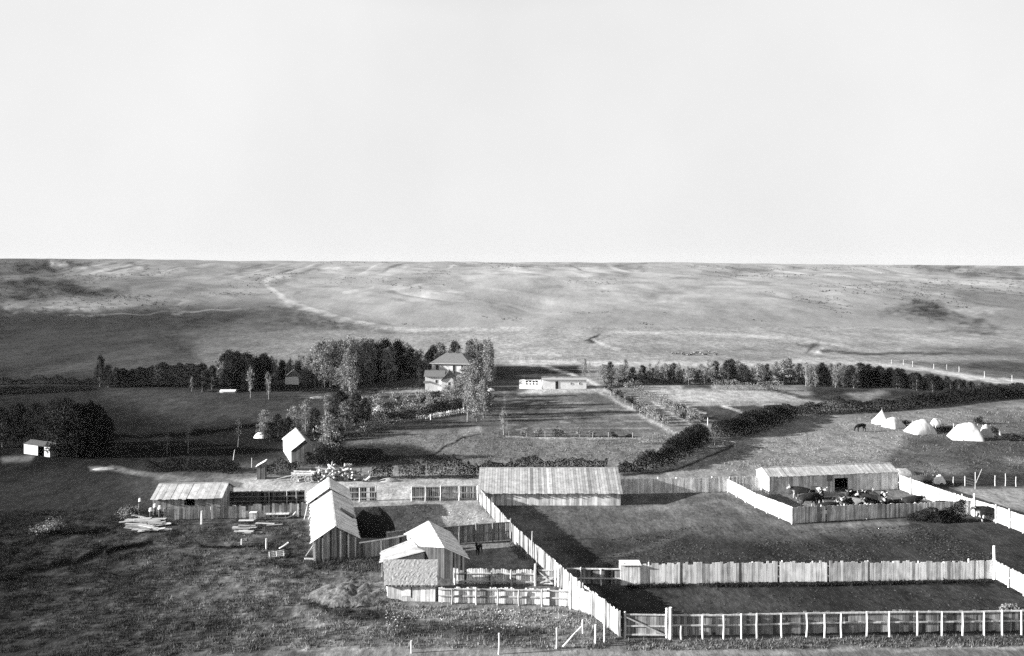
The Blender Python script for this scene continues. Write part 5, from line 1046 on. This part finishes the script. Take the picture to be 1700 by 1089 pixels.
mb = MB(); mb.beam((0, 0, .08), (.8, -.2, 1.25), .28, .05, 1); tag(link('leaning_plank', mb.mesh('leaning_plank', M['wood']), None, v3(W(508, 924))), 'dark plank leaning on the left wall of the old barn', 'plank')
p = W(414, 864); r = thing('crate', 'white wooden crate standing by the weathered board fence', 'crate', v3(p)); mb = MB(); 
for k, (a, b) in enumerate([((0, 0), (.75, .05)), ((.75, .05), (.7, .65)), ((.7, .65), (-.05, .6)), ((-.05, .6), (0, 0))]): boards(mb, p + Vector(a), p + Vector(b), .85, .14, .02, -1, 1.15, .08, .01, 0, 0, .05)
mb.build('side', M['pale_wood'], r); mb = MB(); mb.box((p.x + .35, p.y + .32, .86), .85, .75, .03, .06, 1.1); mb.build('lid', M['pale_wood'], r)
p = W(462, 860); r = thing('sled', 'flat wooden sled with raised runners in front of the board fence', 'sled', v3(p), None, .08)
for s in (-1, 1):
    mb = MB(); mb.tube([(-1.5, .4 * s, .12), (1.0, .4 * s, .12), (1.7, .4 * s, .35), (2.1, .4 * s, .8)], [.07] * 4, 6, 1.3); link('runner', mb.mesh('runner', M['wood']), r)
mb = MB()
for k in range(7): mb.box((-1.3 + k * .4, 0, .55), .36, 1.1, .06, 0, R_.uniform(1, 1.6))
for k in (-1.1, 0, .9):
    for s in (-1, 1): mb.box((k, .4 * s, .33), .1, .1, .42, 0, 1)
link('deck', mb.mesh('deck', M['wood']), r)
for i, (dx, h, tl, lb) in enumerate([(0, 2.3, .5, 'leftmost pale pole leaning on the rear of the old barn'), (.5, 2.0, .9, 'middle pale pole leaning on the rear of the old barn'), (.9, 1.6, -.35, 'short pole leaning back by the old barn rear')]):
    mb = MB(); mb.tube([(0, 0, 0), (tl, .25, h)], [.06, .045], 6, 1.4); tag(link('pole', mb.mesh('pole', M['wood']), None, v3(W(505, 862) + Vector((dx, 0)))), lb, 'pole')
p = W(459, 925); r = thing('harrow', 'old harrow frame with bent teeth lying in the weeds', 'harrow', v3(p), None, .3); mb = MB()
for k in range(4): mb.beam((-.8, -.5 + k * .33, .22 + .05 * k), (.8, -.5 + k * .33, .25 + .08 * k), .07, .07, 1.2)
for k in range(3): mb.beam((-.7 + k * .7, -.6, .25), (-.7 + k * .7, .6, .42), .07, .07, 1.3)
link('frame', mb.mesh('frame', M['wood']), r)
for k in range(4):
    for j in range(4): mb = MB(); mb.tube([(-.7 + .46 * k, -.5 + j * .33, .3 + .06 * j), (-.66 + .46 * k, -.5 + j * .33, .02)], [.03, .015], 5, 4); link('tooth', mb.mesh('tooth', M['metal']), r)
def lone_post(px, py, h, rr, label, group=None, mat='wood', tone=1.6, lean=0.0, name='fence_post'):
    mb = MB(); mb.tube([(0, 0, -.1), (lean * h * .5, 0, h * .5), (lean * h, .02, h)], [rr, rr * .95, rr * .85], 7, tone); return tag(link(name, mb.mesh(name, M[mat]), None, v3(W(px, py))), label, 'post', group)
lone_post(442, 913, 1.2, .09, 'stout grey post standing left of the harrow'); lone_post(401, 904, .6, .08, 'short grey stump of a post in the weeds'); lone_post(387, 764, 1.6, .05, 'slanting thin pole in the dark thicket', lean=.15); lone_post(418, 776, 1.4, .05, 'thin upright stake above the privy'); lone_post(335, 870, 1.5, .13, 'grey gatepost at the left end of the weathered fence')
# wire fences: posts with strands
def wire_fence(label, posts, h, strands, brace=None, r=.07, tone=1.7, name='wire_fence'):
    P = [W(x, y) for x, y, *_ in posts]; root = thing(name, label, 'fence', v3(P[0]))
    for q, (x, y, *hh) in zip(P, posts): post(root, q, hh[0] if hh else h, r, 'wood', tone)
    for s in strands:
        mb = MB(); mb.tube([v3(q, h * s) for q in P], [.008] * len(P), 3, .8, False); mb.build('wire', M['metal'], root)
    if brace:
        a, b, z = brace; mb = MB(); mb.tube([v3(W(*a), .1), v3(W(*b), z)], [.06, .05], 6, tone); mb.build('brace', M['wood'], root)
    return root
wire_fence('thin wire fence with a slanting brace near the foot of the long fence', [(683, 1084, 1.0), (828, 1086, 1.6), (924, 1078, 1.6), (967, 1075, 2.1), (989, 1071, 1.65), (1003, 1067, 1.45)], 1.4, (.45, .9), ((934, 1076), (965, 1075), 1.65), .075)
wire_fence('tall post wire fence crossing behind the pen at the right', [(1531, 803, 1.1), (1549, 805, 1.3), (1583, 806, 1.2), (1602, 807, 1.4), (1619, 812, 2.2), (1652, 807, 1.4), (1669, 807, 1.7), (1687, 808, 1.4), (1720, 808, 1.4)], 1.15, (.4, .7, 1.0), ((1619, 806), (1630, 800), 1.7), .06, 1.0)
wire_fence('line of thin pale posts along the eastern valley road', [(1480, 604, 1.3), (1500, 606, 1.6), (1515, 609, 1.6), (1550, 612, 1.4), (1572, 614, 1.6), (1592, 618, 1.6), (1634, 628, 1.9), (1680, 633, 1.6), (1720, 638, 1.5)], 1.3, (.9,), None, .07, 1.0)
wire_fence('faint row of short posts beside the pale valley strip', [(860, 597, .8), (872, 597, .8), (884, 597, .8), (922, 598, .8), (934, 598, .8), (946, 598, .8), (958, 599, .8)], .7, (.9,), None, .12, .4)
wire_fence('garden fence of thin posts along the path side of the crop field', [(1003, 650), (1014, 657), (1026, 664), (1038, 672), (1050, 679), (1062, 687), (1074, 694), (1086, 702), (1098, 709)], 1.1, (.5, .95), None, .04, .8, 'garden_fence')
wire_fence('garden fence of thin posts along the bottom of the crop field', [(845, 725), (874, 726), (905, 726), (938, 726), (962, 726), (984, 727), (1010, 727), (1050, 727)], 1.0, (.5, .95), None, .04, .8, 'garden_fence')
wire_fence('row of stakes between the stubble field and garden plots', [(1150, 672), (1165, 672), (1180, 672), (1196, 672), (1212, 671), (1228, 671), (1244, 671), (1262, 671), (1285, 671)], .6, (.9,), None, .08, .4)
r = thing('footbridge', 'little plank footbridge with a white handrail between creek hedges', 'footbridge', v3(W(1190, 742)))
pa, pb = W(1186, 741), W(1222, 746)
for t in (0, .42, .98): post(r, pa.lerp(pb, t), 1.25, .05, 'pale_wood', .55)
mb = MB(); mb.beam(v3(pa, 1.2), v3(pb, 1.15), .05, .08, .55); mb.build('handrail', M['pale_wood'], r)
mb = MB()
for k in range(9): q = W(1178, 743).lerp(W(1202, 741), k / 8); mb.box((q.x, q.y - .2, .12), .3, 1.5, .06, .1, R_.uniform(.35, .6))
mb.build('deck', M['pale_wood'], r)
lone_post(1175, 706, 1.4, .07, 'bright white post at the corner of the creek hedge', None, 'white', .8); lone_post(785, 690, 1.6, .09, 'pale curved stump right of the picket row', None, 'white', .9, .08)
p = W(1381, 828); r = thing('feed_trough', 'long dark feed trough in the pen below the doorway', 'trough', v3(p)); mb = MB(); mb.box((0, 0, .45), 3.0, .7, .08, .06, 1); 
for s in (-1, 1): mb.box((-.02 * s, .34 * s, .6), 3.0, .05, .3, .06, .9)
link('trough', mb.mesh('trough', M['wood']), r); mb = MB()
for x in (-1.2, 0, 1.2):
    for s in (-1, 1): mb.box((x, .28 * s, .21), .09, .09, .42)
link('stand', mb.mesh('stand', M['wood']), r)
# clutter by the west shed: pails upturned on short posts and weeds
for px, py, h, lb in [(250, 862, .95, 'left white pail upturned on a post above the planks'), (257, 858, 1.15, 'middle white pail upturned on a post above the planks'), (265, 862, 1.2, 'right white pail upturned on a post above the planks'), (232, 854, 1.55, 'slim white can on a dark post above the planks')]:
    p = W(px, py); r = thing('pail_on_post', lb, 'pail', v3(p)); k = .7 if px == 232 else 1
    mb = MB(); mb.tube([(0, 0, 0), (0, 0, h)], [.13, .12], 8, .5); link('post', mb.mesh('post', M['dark_wood']), r); mb = MB(); mb.tube([(0, 0, h), (0, 0, h + .34), (0, 0, h + .38)], [.2 * k, .15 * k, .1 * k], 12, 1.1); link('pail', mb.mesh('pail', M['white']), r)
for i, (px, py, w, h, m, lb) in enumerate([(206, 862, 1.8, 1.7, 'leaf', 'leafy bush left of the slim white can'), (217, 858, 1.8, 1.5, 'leaf_dark', 'dark bush left of the white pails'), (224, 852, 1.2, 1.2, 'leaf_pale', 'small pale bush behind the plank stack'), (278, 862, 1.6, 1.3, 'leaf_dark', 'dark bush at the left end of the weathered fence'), (68, 884, 2.4, 1.0, 'leaf', 'straggling weed bush alone in the dark grass'), (90, 880, 2.2, 1.4, 'leaf', 'taller weed bush alone in the dark grass'), (108, 885, 1.8, 1.1, 'leaf_dark', 'dark weed bush at the right of the grass bushes'), (640, 990, 1.2, .8, 'leaf', 'weed tuft at the left corner of the sod shed'), (1674, 1014, 1.3, .6, 'leaf_pale', 'pale weed patch inside the corral corner')]):
    shrub(px, py, w, h, lb, m, n=300, leaf=.16)

# ------------------------------------------------------------------ grass (nobody could count it)
def grass(name, label, n, region, hgt, wid, test=None, bright=1.15, clumps=5):
    P = np.array(region, float); out = []
    lo, hi = P.min(0), P.max(0); tot = 0
    d0, d1 = F * HC / (hi[1] - HY), F * HC / (lo[1] - HY)
    while tot < n:
        k = n; Y = RNG.uniform(d0, d1, k); px = RNG.uniform(lo[0], hi[0], k); X = (px - 850) * Y / F; py = HY + F * HC / Y
        ok = (poly_sd(px, py, region) > 0) & (fbm(X / 1.7, Y / 1.7, 71, 3) + .25 * RNG.random(k) > .52)
        out.append(np.stack([X[ok], Y[ok]], 1)); tot += ok.sum()
    B = np.concatenate(out)[:n]; B = np.repeat(B, clumps, 0) + RNG.normal(size=(n * clumps, 2)) * wid * 1.5; m = len(B)
    h = hgt * RNG.uniform(.4, 1.4, m) * (.5 + fbm(B[:, 0] / 2.2, B[:, 1] / 2.2, 77, 3)); a = RNG.uniform(0, 6.28, m); w = wid * RNG.uniform(.5, 1.3, m)
    dx, dy = np.cos(a) * w / 2, np.sin(a) * w / 2; lx, ly = RNG.normal(size=m) * h * .35, RNG.normal(size=m) * h * .35
    V = np.stack([np.stack([B[:, 0] - dx, B[:, 1] - dy, np.full(m, -.01)], 1), np.stack([B[:, 0] + dx, B[:, 1] + dy, np.full(m, -.01)], 1), np.stack([B[:, 0] + lx, B[:, 1] + ly, h], 1)], 1).reshape(-1, 3)
    me = bpy.data.meshes.new(name); set_quads(me, V, np.arange(3 * m).reshape(-1, 3)); al = cover(B[:, 0], B[:, 1]) * bright * RNG.uniform(.35, 1.5, m) ** 1.6
    t = me.attributes.new('tone', 'FLOAT', 'FACE'); t.data.foreach_set('value', np.minimum(al, .5).astype(np.float32)); me.materials.append(M['blade'])
    return tag(link(name, me), label, kind='stuff')
grass('grass', 'rough grass and weeds of the near slope', 15000, [(-80, 850), (250, 845), (270, 866), (505, 862), (515, 938), (600, 940), (640, 985), (660, 1006), (940, 1012), (985, 1026), (1025, 1064), (1000, 1078), (600, 1076), (480, 1080), (-80, 1110)], .22, .07)
grass('grass', 'dry grass verge along the farm track', 1600, [(1040, 1063), (1400, 1058), (1800, 1054), (1800, 1072), (1040, 1080)], .2, .06)
grass('grass', 'meadow grass round the tents and creek hedges', 4500, [(1180, 780), (1230, 745), (1440, 690), (1800, 668), (1800, 800), (1500, 790)], .17, .11, clumps=4)
grass('grass', 'lawn grass between the sheds and the shrub garden', 3000, [(560, 770), (600, 728), (790, 716), (1080, 728), (1060, 765), (800, 776)], .16, .1, clumps=4)

grass('grass', 'weeds along the foot of the middle corral fence', 500, [(1040, 971), (1340, 969), (1645, 963), (1645, 968), (1340, 974), (1040, 977)], .3, .06)
grass('grass', 'weeds along the foot of the long fence', 500, [(850, 902), (893, 944), (948, 1000), (1028, 1062), (1020, 1064), (940, 1002), (880, 945), (842, 904)], .3, .06)
grass('grass', 'weeds round the feet of the old barn and stable fences', 900, [(515, 932), (600, 926), (640, 930), (640, 950), (515, 945)], .32, .06)
# ---- dung and clods trampled in the corral
def clods(name, label, n, region, size, tone, mat='hay'):
    P = np.array(region, float); lo, hi = P.min(0), P.max(0); d0, d1 = F * HC / (hi[1] - HY), F * HC / (lo[1] - HY)
    Y = RNG.uniform(d0, d1, n * 4); px = RNG.uniform(lo[0], hi[0], n * 4); X = (px - 850) * Y / F; py = HY + F * HC / Y
    ok = (poly_sd(px, py, region) > 1) & (fbm(X / 5, Y / 5, 61, 4) + .2 * RNG.random(n * 4) > .55); B = np.stack([X, Y], 1)[ok][:n]; m = len(B)
    s = size * RNG.uniform(.3, 1.2, m) ** 1.5; a = RNG.uniform(0, 6.28, m); V = np.zeros((m, 5, 3))
    for k in range(4): V[:, k, 0] = B[:, 0] + np.cos(a + k * 1.57) * s * RNG.uniform(.7, 1.2, m); V[:, k, 1] = B[:, 1] + np.sin(a + k * 1.57) * s * RNG.uniform(.7, 1.2, m); V[:, k, 2] = -.01
    V[:, 4, 0] = B[:, 0]; V[:, 4, 1] = B[:, 1]; V[:, 4, 2] = s * RNG.uniform(.35, .8, m)
    i = np.arange(m)[:, None] * 5; Q = np.concatenate([np.concatenate([i + k, i + (k + 1) % 4, i + 4], 1) for k in range(4)])
    me = bpy.data.meshes.new(name); set_quads(me, V.reshape(-1, 3), Q); t = me.attributes.new('tone', 'FLOAT', 'FACE'); t.data.foreach_set('value', np.tile(tone * RNG.uniform(.3, 2.2, m) ** 2, 4).astype(np.float32)); me.materials.append(M[mat])
    return tag(link(name, me), label, kind='stuff')
clods('dung_clods', 'dark dung and clods trampled into the corral ground', 7000, [(940, 905), (1160, 872), (1300, 880), (1500, 872), (1650, 880), (1650, 960), (1040, 966), (940, 962)], .12, 1.1)
clods('dung_clods', 'clods scattered in the narrow strip behind the front fence', 900, [(1050, 980), (1640, 972), (1690, 1045), (1120, 1052)], .11, 1.2)
clods('dung_clods', 'straw litter and clods about the sheds', 900, [(600, 840), (790, 836), (845, 868), (740, 890), (610, 890)], .1, 1.5, 'dung')
clods('straw_litter', 'pale straw littered below the picket pen', 1600, [(640, 1006), (950, 1012), (1000, 1040), (640, 1050)], .09, .55, 'sod')

# ---- low scrub dotted over the valley side (nobody could count it)
k = 9000; Y = RNG.uniform(425, 890, k); px = RNG.uniform(-60, 1760, k); X = (px - 850) * Y / F
dn = fbm(X / 60, Y / 60, 141, 4) + .25 * fbm(X / 9, Y / 14, 143, 3) + .22 * sstep(330, 60, px) + .1 * sstep(1480, 1560, px); ok = dn > .75; X, Y = X[ok], Y[ok]; Zt = terrain(X, Y); m = len(X)
C = np.repeat(np.stack([X, Y, Zt + .3], 1), 6, 0) + RNG.normal(size=(6 * m, 3)) * np.array([.45, .45, .18]); me = leaf_mesh('scrub', C, .55, RNG.uniform(1.0, 3.2, len(C)), M['leaf_dark'])
tag(link('scrub', me), 'low dark scrub dotted over the far valley side', kind='stuff')
# ------------------------------------------------------------------ light, sky, camera
SUN_EL, SUN_AZ = math.radians(15.5), math.radians(8)
toward = Vector((-math.cos(SUN_AZ) * math.cos(SUN_EL), -math.sin(SUN_AZ) * math.cos(SUN_EL), math.sin(SUN_EL)))
sl = bpy.data.lights.new('sun', 'SUN'); sl.energy = 5.0; sl.angle = math.radians(.55); sl.color = (1, .995, .985)
so = bpy.data.objects.new('sun', sl); COL.objects.link(so); so.rotation_euler = toward.to_track_quat('Z', 'Y').to_euler(); so.location = toward * 300
world = bpy.data.worlds.new('World'); scene.world = world; world.use_nodes = True
nt = world.node_tree; N, L = nt.nodes, nt.links; N.clear()
sky = node(N, 'ShaderNodeTexSky'); sky.sky_type = 'NISHITA'; sky.sun_disc = False
sky.sun_elevation = SUN_EL; sky.sun_rotation = math.atan2(toward.x, toward.y) % (2 * math.pi)
sky.air_density = 1.0; sky.dust_density = 1.2; sky.ozone_density = 1.0
tcw = node(N, 'ShaderNodeTexCoord'); sx = node(N, 'ShaderNodeSeparateXYZ'); L.new(tcw.outputs['Generated'], sx.inputs[0])
cx = node(N, 'ShaderNodeCombineXYZ'); L.new(sx.outputs[0], cx.inputs[0]); L.new(sx.outputs[1], cx.inputs[1]); L.new(math_node(N, L, 'MAXIMUM', sx.outputs[2], .12), cx.inputs[2]); L.new(cx.outputs[0], sky.inputs[0])
sep = node(N, 'ShaderNodeSeparateColor'); L.new(sky.outputs[0], sep.inputs[0])
# a plate sensitive to blue and green only: sky in tones of grey
g = math_node(N, L, 'MAXIMUM', sep.outputs[0], math_node(N, L, 'ADD', math_node(N, L, 'MULTIPLY', sep.outputs[1], .45), math_node(N, L, 'MULTIPLY', sep.outputs[2], .55)))
g = math_node(N, L, 'MINIMUM', g, 2.85)
tc = node(N, 'ShaderNodeTexCoord'); n1 = noise(N, L, tc.outputs['Generated'], 2.6, 6, .55)
g = math_node(N, L, 'MULTIPLY', g, map_range(N, L, n1, .3, .7, .9, 1.0))
cc = node(N, 'ShaderNodeCombineColor')
for i in range(3): L.new(g, cc.inputs[i])
bg = node(N, 'ShaderNodeBackground'); bg.inputs['Strength'].default_value = .08; L.new(cc.outputs[0], bg.inputs[0])
wo = node(N, 'ShaderNodeOutputWorld'); L.new(bg.outputs[0], wo.inputs[0])

cam = bpy.data.cameras.new('camera'); co = bpy.data.objects.new('camera', cam); COL.objects.link(co)
co.location = (0, 0, HC); co.rotation_euler = (math.pi / 2, 0, 0)
cam.sensor_fit = 'HORIZONTAL'; cam.sensor_width = 36; cam.lens = 36 * F / 1700; cam.shift_y = -(544.5 - HY) / 1700
cam.clip_start = .5; cam.clip_end = 15000; scene.camera = co
vs = scene.view_settings; vs.view_transform = 'Standard'; vs.look = 'None'; vs.gamma = 1.0; vs.exposure = 2.0; vs.use_curve_mapping = False
scene.render.film_transparent = False
scene.cycles.max_bounces = 6; scene.cycles.diffuse_bounces = 3; scene.cycles.transmission_bounces = 3; scene.cycles.use_denoising = False

# ---- thin summer haze over the valley
hb = MB(); hb.hexa([(-5900, -250, -12), (5900, -250, -12), (5900, 2700, -12), (-5900, 2700, -12), (-5900, -250, 48), (5900, -250, 48), (5900, 2700, 48), (-5900, 2700, 48)])
hm = bpy.data.materials.new('haze_air'); hm.use_nodes = True; hm.node_tree.nodes.clear()
pv_ = hm.node_tree.nodes.new('ShaderNodeVolumePrincipled'); pv_.inputs['Color'].default_value = (.9, .9, .9, 1); pv_.inputs['Density'].default_value = .00002; ho_ = hm.node_tree.nodes.new('ShaderNodeOutputMaterial')
hm.node_tree.links.new(pv_.outputs[0], ho_.inputs['Volume'])
tag(hb.build('haze', hm), kind='stuff')
